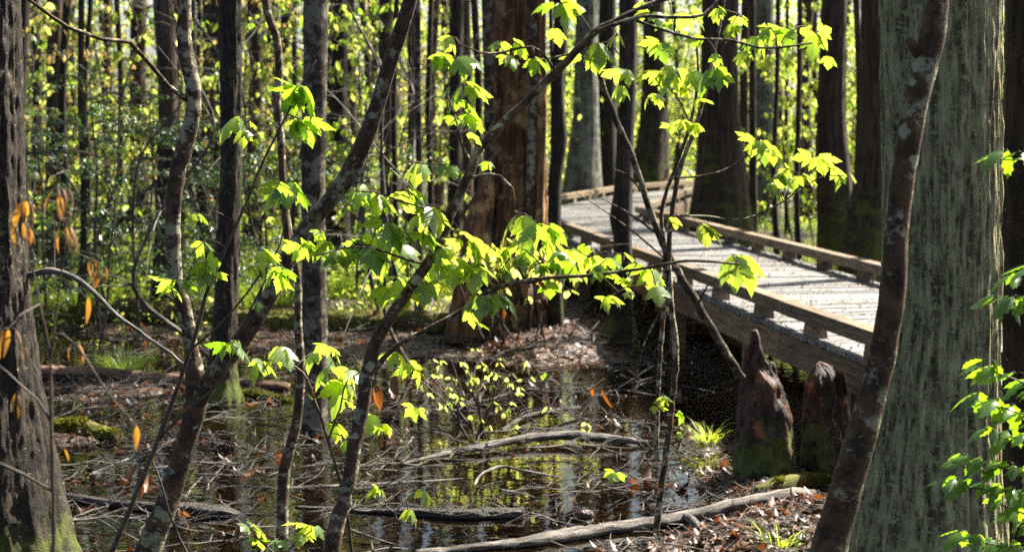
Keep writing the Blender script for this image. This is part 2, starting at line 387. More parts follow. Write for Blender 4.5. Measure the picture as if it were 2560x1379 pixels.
M['pale_cypress'] = bark('pale_cypress_bark', (0.07, 0.06, 0.05), (0.20, 0.21, 0.17), (0.22, 0.25, 0.19), 0.4, 6, 0.25, 1.6, fine=30, stretch=0.05, bump=0.7, spots=False)
M['rot'] = bark('rotten_wood', (0.10, 0.043, 0.018), (0.34, 0.16, 0.065), (0.55, 0.33, 0.14), .34, 4, fine=34, stretch=0.07, bump=1.0, spots=False)
M['knee'] = bark('cypress_knee_bark', (0.022, 0.012, 0.008), (0.085, 0.038, 0.022), (0.40, 0.15, 0.055), 0.20, 10, 0.42, 0.6, fine=22, stretch=0.25, bump=0.6, rough=0.6, spots=False)
M['moss_log'] = bark('mossy_log_bark', (0.05, 0.027, 0.016), (0.15, 0.08, 0.045), moss=0.38, moss_h=3.0, fine=26, stretch=0.1, bump=0.8, moss_c=(0.10, 0.105, 0.012))
M['bare_log'] = bark('bare_brown_log', (0.09, 0.05, 0.028), (0.24, 0.145, 0.085), fine=22, stretch=0.06, bump=0.8)
M['grey_stick'] = bark('grey_stick_bark', (0.07, 0.058, 0.048), (0.25, 0.22, 0.19), (0.4, 0.4, 0.36), 0.2, 22, fine=40, stretch=0.15, bump=0.6, rough=0.6)
M['dark_stick'] = bark('wet_stick_bark', (0.018, 0.013, 0.010), (0.07, 0.055, 0.045), fine=36, stretch=0.15, bump=0.8, rough=0.38)
M['twig'] = bark('twig_bark', (0.03, 0.019, 0.013), (0.11, 0.075, 0.05), fine=50, stretch=0.3, bump=0.3, rough=0.6)
M['maple_leaf'] = leafmat('maple_leaf', (0.06, 0.125, 0.03), (0.11, 0.165, 0.04), (0.20, 0.40, 0.012), (0.60, 0.69, 0.06), 0.33, 0.56, 0.8, veins=True)
M['under_leaf'] = leafmat('understorey_leaf', (0.045, 0.09, 0.018), (0.12, 0.14, 0.03), (0.24, 0.44, 0.02), (0.90, 0.86, 0.20), 0.34, 0.62, 0.6)
M['gold_leaf'] = leafmat('golden_spring_leaf', (0.12, 0.11, 0.03), (0.17, 0.12, 0.04), (0.62, 0.52, 0.10), (0.66, 0.42, 0.14), 0.5, 0.5)
M['evergreen_leaf'] = leafmat('glossy_evergreen_leaf', (0.015, 0.045, 0.022), (0.03, 0.07, 0.02), (0.06, 0.16, 0.02), (0.15, 0.28, 0.02), 0.36, 0.3, 0.5)
M['holly_leaf'] = leafmat('holly_leaf', (0.03, 0.085, 0.018), (0.06, 0.12, 0.02), (0.20, 0.42, 0.01), (0.34, 0.52, 0.015), 0.22, 0.42, 0.7, veins=False)
M['rust_leaf'] = leafmat('withered_leaf', (0.16, 0.075, 0.035), (0.22, 0.12, 0.06), (0.30, 0.09, 0.012), (0.66, 0.36, 0.03), 0.5, 0.42)
M['dead_leaf'] = leafmat('brown_dead_leaf', (0.075, 0.030, 0.014), (0.17, 0.08, 0.035), (0.22, 0.06, 0.008), (0.45, 0.15, 0.018), 0.5, 0.4, veins=True)
M['litter'] = leafmat('leaf_litter', (0.010, 0.006, 0.004), (0.13, 0.058, 0.027), (0.02, 0.008, 0.004), (0.40, 0.11, 0.02), 0.46, 0.22, 0.35)
M['grass'] = leafmat('grass_blade', (0.055, 0.12, 0.015), (0.10, 0.15, 0.02), (0.34, 0.58, 0.02), (0.55, 0.62, 0.04), 0.4, 0.5)
M['moss'] = leafmat('moss', (0.07, 0.085, 0.012), (0.12, 0.12, 0.016), (0.2, 0.22, 0.02), (0.3, 0.28, 0.03), 0.8, 0.2, 0.1)
M['stone'] = bark('wet_brown_stone', (0.05, 0.025, 0.018), (0.10, 0.05, 0.035), fine=14, stretch=1, bump=0.5, rough=0.35)
M['crown_leaf'] = leafmat('canopy_leaf', (0.05, 0.10, 0.018), (0.10, 0.13, 0.02), (0.28, 0.48, 0.03), (0.52, 0.60, 0.06), 0.45, 0.5)

# ------------------------------------------------------------------ ground and water
BANKS = [(1440, 860, .55, 1.6, .16), (1300, 880, .6, 1.2, .16), (1620, 900, .35, 1.0, .09), (1770, 1110, .28, .6, .15), (1900, 1215, .35, .5, .13), (2060, 1180, .4, .5, .14),
         (1990, 1330, .5, .45, .11), (1760, 1370, .45, .25, .04), (2300, 1370, .9, 1.2, .22), (300, 985, .5, .5, .09), (640, 1010, .3, .4, .10), (700, 870, 1.2, 1.0, .09),
         (400, 800, 2.5, 1.5, .12), (1000, 860, .8, 1.2, .10), (1000, 790, 2.4, 2.2, .14), (-100, 1300, .6, 1.6, .12), (160, 1100, .4, .3, .10), (2000, 620, 2.0, 4.5, .16), (1180, 1010, .3, .3, .07), (1880, 980, .25, .4, .05), (450, 1110, .45, .35, .05), (640, 1180, .35, .22, .04), (900, 1010, .35, .5, .10), (1060, 970, .3, .5, .09), (1200, 1070, .4, .3, .09), (1370, 980, .35, .5, .08), (850, 1190, .3, .15, .04), (330, 1210, .4, .2, .03), (1000, 1290, .35, .12, .03), (1350, 1120, .3, .2, .08), (560, 1330, .4, .15, .03), (1700, 980, .3, .5, .07)]
_B = [(*gnd(px, py)[:2], rx, ry, h) for px, py, rx, ry, h in BANKS]
def gz(x, y):
    x, y = np.asarray(x, float), np.asarray(y, float)
    z = -0.10 + 0.055 * fbm(x * 0.55, y * 0.35, 0.3, 3) + 0.022 * fbm(x * 3, y * 2.2, 4.1, 3)
    far = np.clip((y - 16) / 14, 0, 1)
    z = z - .006 + far * (0.13 + 0.10 * vnoise(x * .16, y * .12, 8.0))
    for bx, by, rx, ry, h in _B:
        z = z + h * np.exp(-(((x - bx) / rx) ** 2 + ((y - by) / ry) ** 2))
    return z
ys = np.concatenate([np.linspace(-60, 3.5, 24), 4 + (np.linspace(0, 1, 420) ** 1.5) * 38, 43 + (np.linspace(0, 1, 60) ** 2) * 560])
us = np.linspace(-1, 1, 260); us = np.sign(us) * np.abs(us) ** 1.25
yy = np.repeat(ys[:, None], len(us), 1)
xx = us[None] * (6 + np.abs(yy) * 0.85)
zz = gz(xx, yy)
idx = np.arange(yy.size).reshape(yy.shape)
gf = np.stack([idx[:-1, :-1], idx[:-1, 1:], idx[1:, 1:], idx[1:, :-1]], -1).reshape(-1, 4)
gg = Geo(); gg.add(np.stack([xx, yy, zz], -1).reshape(-1, 3), gf)
ground = gg.build('ground', M['ground']); ground['kind'] = 'structure'
wv = np.array([(-60, -40, 0), (60, -40, 0), (60, 75, 0), (-60, 75, 0)], float)
gw = Geo(); gw.add(wv, [(0, 1, 2, 3)]); water = gw.build('water', M['water']); water['kind'] = 'structure'

# ------------------------------------------------------------------ leaf shapes
def leaf_shape(half, fold=0.22, droop=0.35, curl=0.25, rings=2, cx=0.42):
    h = np.array(half, float)
    out = np.concatenate([h, (h[1:-1] * [-1, 1])[::-1]])
    n = len(out); cen = np.array([0, cx])
    vs = [cen[None]]
    for k in range(1, rings + 1):
        t = k / rings
        vs.append(cen + (out - cen) * t)
    v2 = np.concatenate(vs)
    z = -fold * np.abs(v2[:, 0]) - droop * np.clip(v2[:, 1], 0, None) ** 2 - curl * v2[:, 0] ** 2
    v = np.column_stack([v2, z])
    f = [(0, 1 + i, 1 + (i + 1) % n, -1) for i in range(n)]
    for k in range(rings - 1):
        a, b = 1 + k * n, 1 + (k + 1) * n
        f += [(a + i, b + i, b + (i + 1) % n, a + (i + 1) % n) for i in range(n)]
    f = np.array(f); f[:, :3] = f[:, :3]
    return v, f, np.column_stack([v2, np.zeros(len(v2))])
MAPLE = [(0, 0), (.14, -.05), (.30, .02), (.36, .10), (.33, .15), (.46, .24), (.44, .30), (.56, .40), (.52, .44), (.60, .58), (.48, .55), (.44, .58), (.34, .53), (.21, .51), (.24, .60), (.30, .66), (.24, .70), (.22, .78), (.15, .82), (.10, .90), (0, 1.04)]
HOLLY = [(0, 0), (.10, .10), (.20, .13), (.15, .26), (.25, .36), (.17, .48), (.24, .62), (.14, .72), (.15, .84), (.05, .92), (0, 1.05)]
OVATE = [(0, 0), (.16, .14), (.24, .38), (.18, .68), (.07, .9), (0, 1)]
LANCE = [(0, 0), (.09, .2), (.13, .45), (.10, .7), (.04, .92), (0, 1)]
LOW_MAPLE = [(0, 0), (.28, .02), (.42, .26), (.56, .55), (.22, .52), (.24, .74), (0, 1.04)]
SH_MAPLE = [leaf_shape(MAPLE, .14, .22, .15, 3), leaf_shape(MAPLE, .30, .45, .2, 3), leaf_shape(MAPLE, .05, .55, .4, 3), leaf_shape(MAPLE, .40, .15, .1, 3)]
SH_LOW = [leaf_shape(LOW_MAPLE, .3, .35, .2, 1)]
SH_HOLLY = [leaf_shape(HOLLY, .45, .25, -.4, 2), leaf_shape(HOLLY, .3, .5, -.3, 2)]
SH_OV = [leaf_shape(OVATE, .35, .3, .2, 1, .5)]
SH_OV2 = [leaf_shape(OVATE, .5, .6, -.8, 2, .5), leaf_shape(OVATE, .1, -.5, .9, 2, .5)]
SH_DEAD = [leaf_shape(OVATE, .5, .5, 1.6, 3, .5), leaf_shape([(0, 0), (.12, .1), (.22, .3), (.15, .42), (.2, .6), (.1, .72), (.09, .9), (0, .96)], -.3, -.6, -1.8, 3, .5), leaf_shape(LANCE, .6, .9, 2.5, 3, .5)]
SH_LAN = [leaf_shape(LANCE, .5, .6, .3, 2, .5), leaf_shape(LANCE, .2, 1.0, .3, 2, .5)]
SH_BLADE = [(np.array([(-.5, 0, 0), (.5, 0, 0), (.45, .45, -.06), (-.45, .45, -.06), (.3, .78, -.28), (-.3, .78, -.28), (0, .98, -.55)]), np.array([(0, 1, 2, 3), (3, 2, 4, 5), (5, 4, 6, -1)]), np.zeros((7, 3)))]

def frames(tip, up):
    """tip (n,3) = leaf's long direction, up (n,3) = wanted upper side -> rotation matrices (columns x,y,z)"""
    y = tip / (np.linalg.norm(tip, axis=1)[:, None] + 1e-9)
    x = np.cross(y, up); x /= np.linalg.norm(x, axis=1)[:, None] + 1e-9
    z = np.cross(x, y)
    return np.stack([x, y, z], -1)
def leaves(g, shapes, pos, tip, up, size, rnd, width=None):
    n = len(pos)
    if n == 0: return
    R = frames(np.asarray(tip, float), np.asarray(up, float)); size = np.broadcast_to(np.asarray(size, float), (n,))
    rnd = np.broadcast_to(np.asarray(rnd, float), (n,))
    which = np.arange(n) % len(shapes)
    for k, (v, f, bc) in enumerate(shapes):
        s = which == k; m = int(s.sum())
        if not m: continue
        loc = v[None] * size[s][:, None, None]
        if width is not None: loc = v[None] * np.stack([np.broadcast_to(width, (n,))[s], size[s], size[s]], -1)[:, None, :]
        w = np.einsum('nij,nvj->nvi', R[s], loc) + np.asarray(pos)[s][:, None]
        ff = (f[None] + (np.arange(m) * len(v))[:, None, None]); ff = np.where(f[None] < 0, -1, ff).reshape(-1, 4)
        g.add(w.reshape(-1, 3), ff, np.tile(bc, (m, 1)), np.repeat(rnd[s], len(v)))
def unit(a): return a / (np.linalg.norm(a, axis=-1, keepdims=True) + 1e-9)
def rdir(rng, n): return unit(rng.normal(size=(n, 3)))

# ------------------------------------------------------------------ boardwalk
DZ = 0.75
LE = np.array([(5.6, 6.6), (3.6, 8.4), (2.36, 9.55), (2.0, 11.85), (-0.10, 26.9), (2.3, 34.8), (4.3, 38.2), (14, 40.8)])
RE = np.array([(6.8, 8.4), (5.2, 10.0), (4.25, 11.2), (3.9, 12.4), (2.10, 25.7), (3.85, 33.6), (5.3, 36.2), (14, 38.4)])
bw = thing('boardwalk', (2.2, 16, 0), 'low weathered timber boardwalk with block curbs winding between the trees', 'boardwalk')
O = np.array([2.2, 16, 0])
dk = Geo(); prng = np.random.default_rng(11)
for k in range(len(LE) - 1):
    ln = 0.5 * (np.linalg.norm(LE[k + 1] - LE[k]) + np.linalg.norm(RE[k + 1] - RE[k]))
    n = max(2, int(round(ln / 0.145)))
    for i in range(n):
        t0, t1 = i / n, (i + 1 - 0.11) / n
        l0, l1 = LE[k] + (LE[k + 1] - LE[k]) * t0, LE[k] + (LE[k + 1] - LE[k]) * t1
        r0, r1 = RE[k] + (RE[k + 1] - RE[k]) * t0, RE[k] + (RE[k + 1] - RE[k]) * t1
        dz = prng.normal() * 0.003; z1, z0 = DZ + dz, DZ - 0.038 + dz
        v = [(*l0, z0), (*r0, z0), (*r1, z0), (*l1, z0), (*l0, z1), (*r0, z1), (*r1, z1), (*l1, z1)]
        q = prng.random(); wd = np.linalg.norm(r0 - l0)
        b = [(x + q * 40, z, y) for z in (0, .04) for x, y in ((0, 0), (0, wd), (.14, wd), (.14, 0))]
        b = [(a_, c_, d_ + q * 60) for a_, c_, d_ in b]
        dk.add(v, [(3, 2, 1, 0), (4, 5, 6, 7), (0, 1, 5, 4), (1, 2, 6, 5), (2, 3, 7, 6), (3, 0, 4, 7)], b, q)
bevel(dk.build('deck', M['deck'], bw, O, smooth=False), 0.004)
def along(E, k, d):
    return E[k] + (E[k + 1] - E[k]) * d
for E, inn in ((LE, RE), (RE, LE)):
    for k in range(len(E) - 1):
        a, b = E[k], E[k + 1]; ln = np.linalg.norm(b - a); dr = (b - a) / ln
        nrm = np.array([-dr[1], dr[0]]); mid = 0.5 * (inn[k] + inn[k + 1]) - 0.5 * (a + b)
        if nrm @ mid < 0: nrm = -nrm
        n = max(1, int(round(ln / 2.44)))
        for i in range(n):                                           # timbers laid end to end
            s0, s1 = ln * i / n, ln * (i + 1) / n - 0.006
            g = Geo(); c = a + dr * (s0 + s1) / 2 + nrm * 0.065
            box(g, np.array([*c, DZ + 0.095 + 0.052 + prng.normal() * .002]), dr, (s1 - s0) / 2, 0.062, 0.050, rnd=prng.random())
            bevel(g.build('curb_rail', M['rail'], bw, O, smooth=False))
            g = Geo(); c = a + dr * (s0 + s1) / 2 + nrm * 0.012
            box(g, np.array([*c, DZ - 0.145]), dr, (s1 - s0) / 2, 0.022, 0.102, rnd=prng.random())
            bevel(g.build('fascia_beam', M['fascia'], bw, O, smooth=False), 0.004)
        nb = max(1, int(round(ln / 1.22)))
        for i in range(nb):
            c = a + dr * ln * (i + 0.5) / nb + nrm * 0.066
            g = Geo(); box(g, np.array([*c, DZ + 0.0485]), dr, 0.105, 0.058, 0.046, taper=0.68, rnd=prng.random())
            bevel(g.build('curb_block', M['rail'], bw, O, smooth=False), 0.004)
        if ln > 1.9:
            for i in range(max(1, int(ln / 2.44))):
                c = a + dr * ln * (i + 0.5) / max(1, int(ln / 2.44)) + nrm * 0.16
                g = Geo(); box(g, np.array([*c, 0.1]), dr, 0.065, 0.065, 0.6, rnd=prng.random())
                g.build('post', M['fascia'], bw, O, smooth=False)

# ------------------------------------------------------------------ canopy crowns (shared meshes), trees
def crown_mesh(seed, nclump, rad, hgt, leafsize, per):
    rng = np.random.default_rng(seed); g = Geo(); gl = Geo()
    for q in range(9):
        a = q * 2.4 + rng.random(); L_ = rad * rng.uniform(.6, 1.0)
        z0 = hgt * rng.uniform(-.1, .35); e = np.array([math.cos(a) * L_, math.sin(a) * L_, z0 + hgt * rng.uniform(.15, .5)])
        m = np.array([math.cos(a + .3) * L_ * .5, math.sin(a + .3) * L_ * .5, z0 + hgt * .12])
        tube(g, [(0, 0, z0), m, e], [.06, .035, .01], 6, .5)
        cs = 1
    c = rdir(rng, nclump) * rng.random((nclump, 1)) ** .4 * [rad, rad, hgt * .5] + [0, 0, hgt * .3]
    for cc in c:
        n = rng.integers(per // 2, per)
        p = cc + rng.normal(size=(n, 3)) * [.42, .42, .2]
        t = rdir(rng, n) * [1, 1, .5] + [0, 0, -.5]
        leaves(gl, SH_OV, p, t, rdir(rng, n) * .6 + [0, 0, 1], leafsize * rng.uniform(.7, 1.3, n), rng.random(n))
    return mesh_of(g, 'limbs', M['brown_bark']), mesh_of(gl, 'crown', M['crown_leaf'])
CROWNS = [crown_mesh(20, 28, 2.6, 5.5, .15, 22), crown_mesh(21, 34, 3.2, 6.0, .15, 22), crown_mesh(22, 24, 2.2, 7.0, .14, 22)]

def trunk_px(line, Y, top=15.0, base=None):
    """photograph's trunk outline (x, y, width) at distance Y -> points and radii, carried on up and down to the ground"""
    pts = [at(x, y, Y) for x, y, w in line]; R = [w / 2 * Y / F for x, y, w in line]
    d = pts[0] - pts[1]; d = d / max(1e-6, d[2]); d = d * [.35, .35, 1]; d[2] = 1
    if top:
        h = top - pts[0][2]
        pts = [pts[0] + d * h, pts[0] + d * h * .5] + pts; R = [R[0] * .35, R[0] * .75] + R
    b = pts[-1]; g0 = float(gz(b[0], b[1]))
    if b[2] > g0 - 0.1:
        e = (pts[-1] - pts[-2]); e = e / min(-1e-6, e[2]) * -1; k = (b[2] - (g0 - .3))
        pts.append(b + np.array([e[0] * k * .6, e[1] * k * .6, -k])); R.append(R[-1] * (1.0 if k < .5 else 1.1))
    return np.array(pts[::-1]), np.array(R[::-1])

ntree = [0]
def tree(name, label, line, Y, mat, top=15.0, ridge=.03, ridge_f=3.0, lump=.04, flare=None, nseg=24, step=.12, crown=None, iso=None, cat='tree', group=None, branches=()):
    ntree[0] += 1; sd_ = ntree[0] * 1.37
    P, R = trunk_px(line, Y, top)
    base = np.array([P[0][0], P[0][1], max(float(gz(P[0][0], P[0][1])), -0.1)])
    t = thing(name, base, label, cat, group)
    g = Geo(); tube(g, P, R, nseg, step, ridge, ridge_f, lump, flare, sd_, iso=iso)
    tr = g.build('trunk', M[mat], t, base)
    for br in branches:
        g = Geo(); bp, bR = smooth_line([at(x, y, yy_) for x, y, w, yy_ in br], [w / 2 * yy_ / F for x, y, w, yy_ in br], .08)
        tube(g, bp, bR, 10, .08, ridge, ridge_f, lump * 2, None, sd_ + 2, raw=True); g.build('branch', M[mat], t, base)
    if crown is not None:
        lm, cm = CROWNS[crown]
        for me, nm in ((lm, 'limb'), (cm, 'crown')):
            o = bpy.data.objects.new(nm, me); C.objects.link(o); o.parent = t
            o.location = tuple(P[-1] - base + np.array([0, 0, -2.5])); o.rotation_euler = (0, 0, sd_ * 2)
    return t

# --- near and middle trees, each traced from the photograph at its own distance
tree('swamp_tree', 'rough barked tree with a mossy base cut off by the left edge', [(-28, 0, 150), (-24, 400, 165), (-18, 700, 180), (-5, 950, 215), (8, 1150, 265), (14, 1379, 320)], 7.4, 'ridged', ridge=.04, ridge_f=7, nseg=170, step=.018, iso=(.010, 22, .35, 1), flare=(.25, .25, 5))
tree('lichen_tree', 'forked lichen spotted tree leaning right over the water', [(465, -20, 30), (460, 100, 34), (484, 245, 36), (468, 345, 40), (442, 450, 37), (432, 600, 35), (440, 700, 36), (462, 780, 37), (480, 880, 40), (490, 1000, 58), (462, 1120, 52), (418, 1250, 56), (372, 1379, 64)], 7.0, 'lich_bark', top=8, ridge=.03, lump=.07, nseg=40, step=.02, iso=(.004, 16, 1),
     branches=[[(1040, -60, 36, 6.6), (1015, 40, 37, 6.6), (975, 160, 38, 6.65), (925, 320, 40, 6.7), (865, 450, 43, 6.75), (760, 580, 44, 6.8), (690, 700, 45, 6.85), (610, 840, 46, 6.9), (540, 930, 48, 6.95), (488, 1010, 48, 7.0)],
               [(717, 500, 14, 6.84), (712, 540, 18, 6.84), (720, 600, 20, 6.84), (738, 640, 22, 6.83)],
               [(30, -30, 8, 6.4), (90, 12, 9, 6.4), (170, 68, 10, 6.5), (255, 98, 10, 6.6), (325, 105, 11, 6.7), (375, 160, 12, 6.8), (420, 215, 13, 6.9), (470, 250, 15, 7.0)]])
tree('straight_tree', 'straight dark pole with finely ridged bark and a mossy foot in the pool', [(575, -10, 58), (577, 200, 56), (578, 400, 52), (570, 600, 56), (565, 750, 58), (558, 880, 66), (552, 985, 84)], 12.9, 'ridged', ridge=.04, ridge_f=6, nseg=72, step=.03, iso=(.008, 26, .25, 1), crown=0, flare=(.12, .3, 5))
tree('straight_tree', 'straight pole blotched with pale lichen standing in the pool', [(791, -10, 62), (790, 120, 60), (785, 300, 58), (783, 500, 60), (785, 700, 64), (786, 900, 64), (787, 1085, 66)], 11.6, 'lich_pole', ridge=.02, lump=.05, nseg=48, step=.04, iso=(.005, 14, 1), crown=2)
tree('slender_tree', 'tall thin reddish stem standing left of the lichen blotched pole', [(662, -20, 20), (668, 30, 20), (690, 90, 20), (698, 170, 20), (692, 260, 20), (702, 350, 20), (706, 430, 18), (714, 520, 18), (728, 610, 18), (744, 690, 18), (745, 800, 20), (752, 950, 24), (738, 1070, 26), (712, 1170, 30), (706, 1300, 32)], 8.6, 'lich_bark', top=9, nseg=16, step=.06, lump=.06)
tree('slender_tree', 'slender crooked tree just right of the splintered snag', [(1398, -10, 32), (1402, 90, 34), (1393, 200, 34), (1398, 300, 32), (1402, 345, 34), (1390, 430, 32), (1386, 560, 34), (1388, 700, 36), (1392, 810, 38)], 16.4, 'ridged', ridge=.03, nseg=20, step=.12, crown=2)
tree('bulged_tree', 'mossy pole with a bulge halfway up in front of the boardwalk', [(1572, -10, 46), (1568, 200, 42), (1562, 380, 42), (1558, 480, 46), (1553, 545, 58), (1556, 590, 46), (1558, 700, 50), (1552, 780, 60), (1548, 835, 84)], 16.1, 'dark_bark', ridge=.04, nseg=40, step=.07, flare=(.15, .25, 5), crown=0)
tree('pale_cypress', 'pale grey green cypress behind the far boardwalk curb', [(1468, -10, 58), (1466, 180, 58), (1466, 300, 66), (1460, 400, 84), (1456, 480, 104), (1454, 560, 124)], 34, 'pale_cypress', ridge=.06, ridge_f=3, nseg=40, step=.2, crown=1, top=17)
tree('dark_cypress', 'dark flaring cypress behind the boardwalk bend', [(1634, -10, 50), (1636, 200, 58), (1634, 340, 76), (1624, 440, 110), (1620, 520, 130)], 44, 'moss_bark', ridge=.08, ridge_f=3, nseg=40, step=.2, crown=1, top=18)
tree('mossy_cypress', 'big mossy buttressed cypress beside the right boardwalk curb', [(1803, -10, 92), (1800, 150, 92), (1798, 300, 102), (1800, 420, 122), (1800, 520, 146), (1802, 600, 172), (1802, 700, 200)], 23.6, 'moss_bark', ridge=.10, ridge_f=2.6, nseg=90, step=.1, crown=1, top=17)
tree('mossy_cypress', 'mossy buttressed cypress right of the pale grey trunk behind the boardwalk', [(2086, -10, 64), (2082, 150, 66), (2080, 300, 72), (2086, 420, 84), (2092, 520, 96), (2094, 620, 104)], 24.5, 'moss_bark', ridge=.10, ridge_f=2.4, nseg=64, step=.1, crown=0, top=16)
tree('mossy_cypress', 'dark mossy cypress half hidden behind the big grey green trunk', [(2184, -10, 62), (2184, 150, 64), (2184, 350, 70), (2176, 500, 96), (2166, 640, 130)], 21, 'moss_bark', ridge=.08, ridge_f=2.4, nseg=64, step=.1, crown=2, top=16)
tree('pale_cypress', 'pale grey trunk right of the big mossy cypress', [(1910, -10, 46), (1910, 200, 48), (1912, 350, 52), (1914, 450, 60), (1916, 560, 72)], 33, 'pale_cypress', ridge=.05, nseg=30, step=.2, crown=1)
tree('mossy_pole', 'thin mossy pole with a bright right edge beside the big mossy cypress', [(1880, -10, 16), (1881, 200, 17), (1882, 400, 19), (1884, 560, 22)], 24.6, 'moss_bark', nseg=14, step=.2, crown=2)
tree('grey_cypress', 'huge grey green trunk with furrowed bark in the right foreground', [(2350, -10, 290), (2352, 300, 286), (2354, 560, 284), (2350, 750, 292), (2338, 950, 312), (2328, 1150, 340), (2322, 1379, 380)], 7.5, 'grey_bark', ridge=.05, ridge_f=11, lump=.02, nseg=300, step=.022, top=13, iso=(.012, 20, .17, 1), flare=(.35, .12, 5))
tree('leaning_tree', 'leaning brown sapling with pale lichen crossing in front of the grey green trunk', [(2342, -30, 66), (2338, 40, 66), (2322, 130, 66), (2290, 260, 62), (2262, 420, 58), (2242, 600, 62), (2228, 760, 66), (2196, 930, 68), (2150, 1100, 78), (2098, 1280, 88), (2070, 1379, 96)], 4.6, 'lean_bark', top=6, ridge=.02, lump=.06, nseg=48, step=.02, iso=(.003, 14, 1),
     branches=[[(2272, 95, 18, 4.58), (2282, 118, 26, 4.58), (2310, 150, 30, 4.6)]])
tree('dark_tree', 'dark mossy trunk behind the grey green trunk at the right edge', [(2560, -10, 80), (2560, 300, 90), (2566, 450, 120), (2580, 700, 150), (2590, 1000, 170), (2596, 1379, 190)], 8.0, 'dark_bark', ridge=.08, ridge_f=5, nseg=60, step=.06, top=12)
tree('brown_tree', 'reddish brown trunk in the upper right corner', [(2545, -10, 66), (2545, 200, 70), (2545, 420, 90)], 17, 'brown_bark', ridge=.05, nseg=30, crown=0)

tree('mossy_pole', 'leaning mossy yellow green pole behind the upper stem of the forked tree', [(478, -10, 20), (482, 200, 22), (494, 400, 26), (512, 540, 32), (545, 690, 44)], 21, 'moss_bark', nseg=24, step=.2, lump=.08, flare=(.3, .4, 5))
# --- the broken snag
P, R = trunk_px([(1295, -10, 132), (1292, 200, 136), (1288, 400, 144), (1278, 560, 170), (1268, 700, 210), (1262, 830, 262)], 16.8, top=6.5)
R[-1] = R[-2] = R[-3]
sb = np.array([P[0][0], P[0][1], 0.0])
snag = thing('dead_snag', sb, 'broad rotting reddish brown snag in the middle of the scene', 'dead tree')
g = Geo(); tube(g, P, R, 190, .035, .07, 3.2, .09, (.3, .1, 6), 4.2, iso=(.035, 7, .28, 1)); g.build('trunk', M['rot'], snag, sb)
for x0, x1, w, yb, mt in ((1352, 1350, 26, 680, 'rot'), (1216, 1222, 26, 880, 'lich_pole'), (1334, 1326, 26, 700, 'lich_bark'), (1376, 1380, 10, 640, 'moss_bark')):
    g = Geo(); pp, rr = trunk_px([(x0, -10, w), ((x0 + x1) / 2 + 3, 250, w), (x1, 480, w * 1.05), (x1 - 4, yb, w * 1.2)], 16.45, top=6.2)
    tube(g, pp, rr * .9, 14, .12, .08, 2.5, .06, None, x0 * .1); g.build('bark_slab', M[mt], snag, sb)
g = Geo(); tube(g, [at(1228, 700, 16.3), at(1195, 620, 16.35), at(1215, 480, 16.45), at(1225, 380, 16.5)], [.20, .17, .10, .03], 40, .05, .2, 3, .2, None, 8.1)
g.build('buttress', M['rot'], snag, sb)
g = Geo(); tube(g, [at(1160, 860, 16.2), at(1165, 740, 16.3), at(1180, 600, 16.45), at(1205, 480, 16.6)], [.20, .15, .12, .04], 40, .05, .2, 3, .2, None, 9.1)
g.build('buttress', M['rot'], snag, sb)
g = Geo()
for q in range(26):
    x = 1310 + RNG.uniform(-30, 45); y = RNG.uniform(700, 780)
    tube(g, [at(x, y, 16.1 + RNG.uniform(0, .3)), at(x + RNG.uniform(-6, 10), y + RNG.uniform(60, 110), 16.0 + RNG.uniform(0, .3))], [.035, .006], 6, .1, .2, 2)
g.build('shredded_bark', M['brown_bark'], snag, sb)

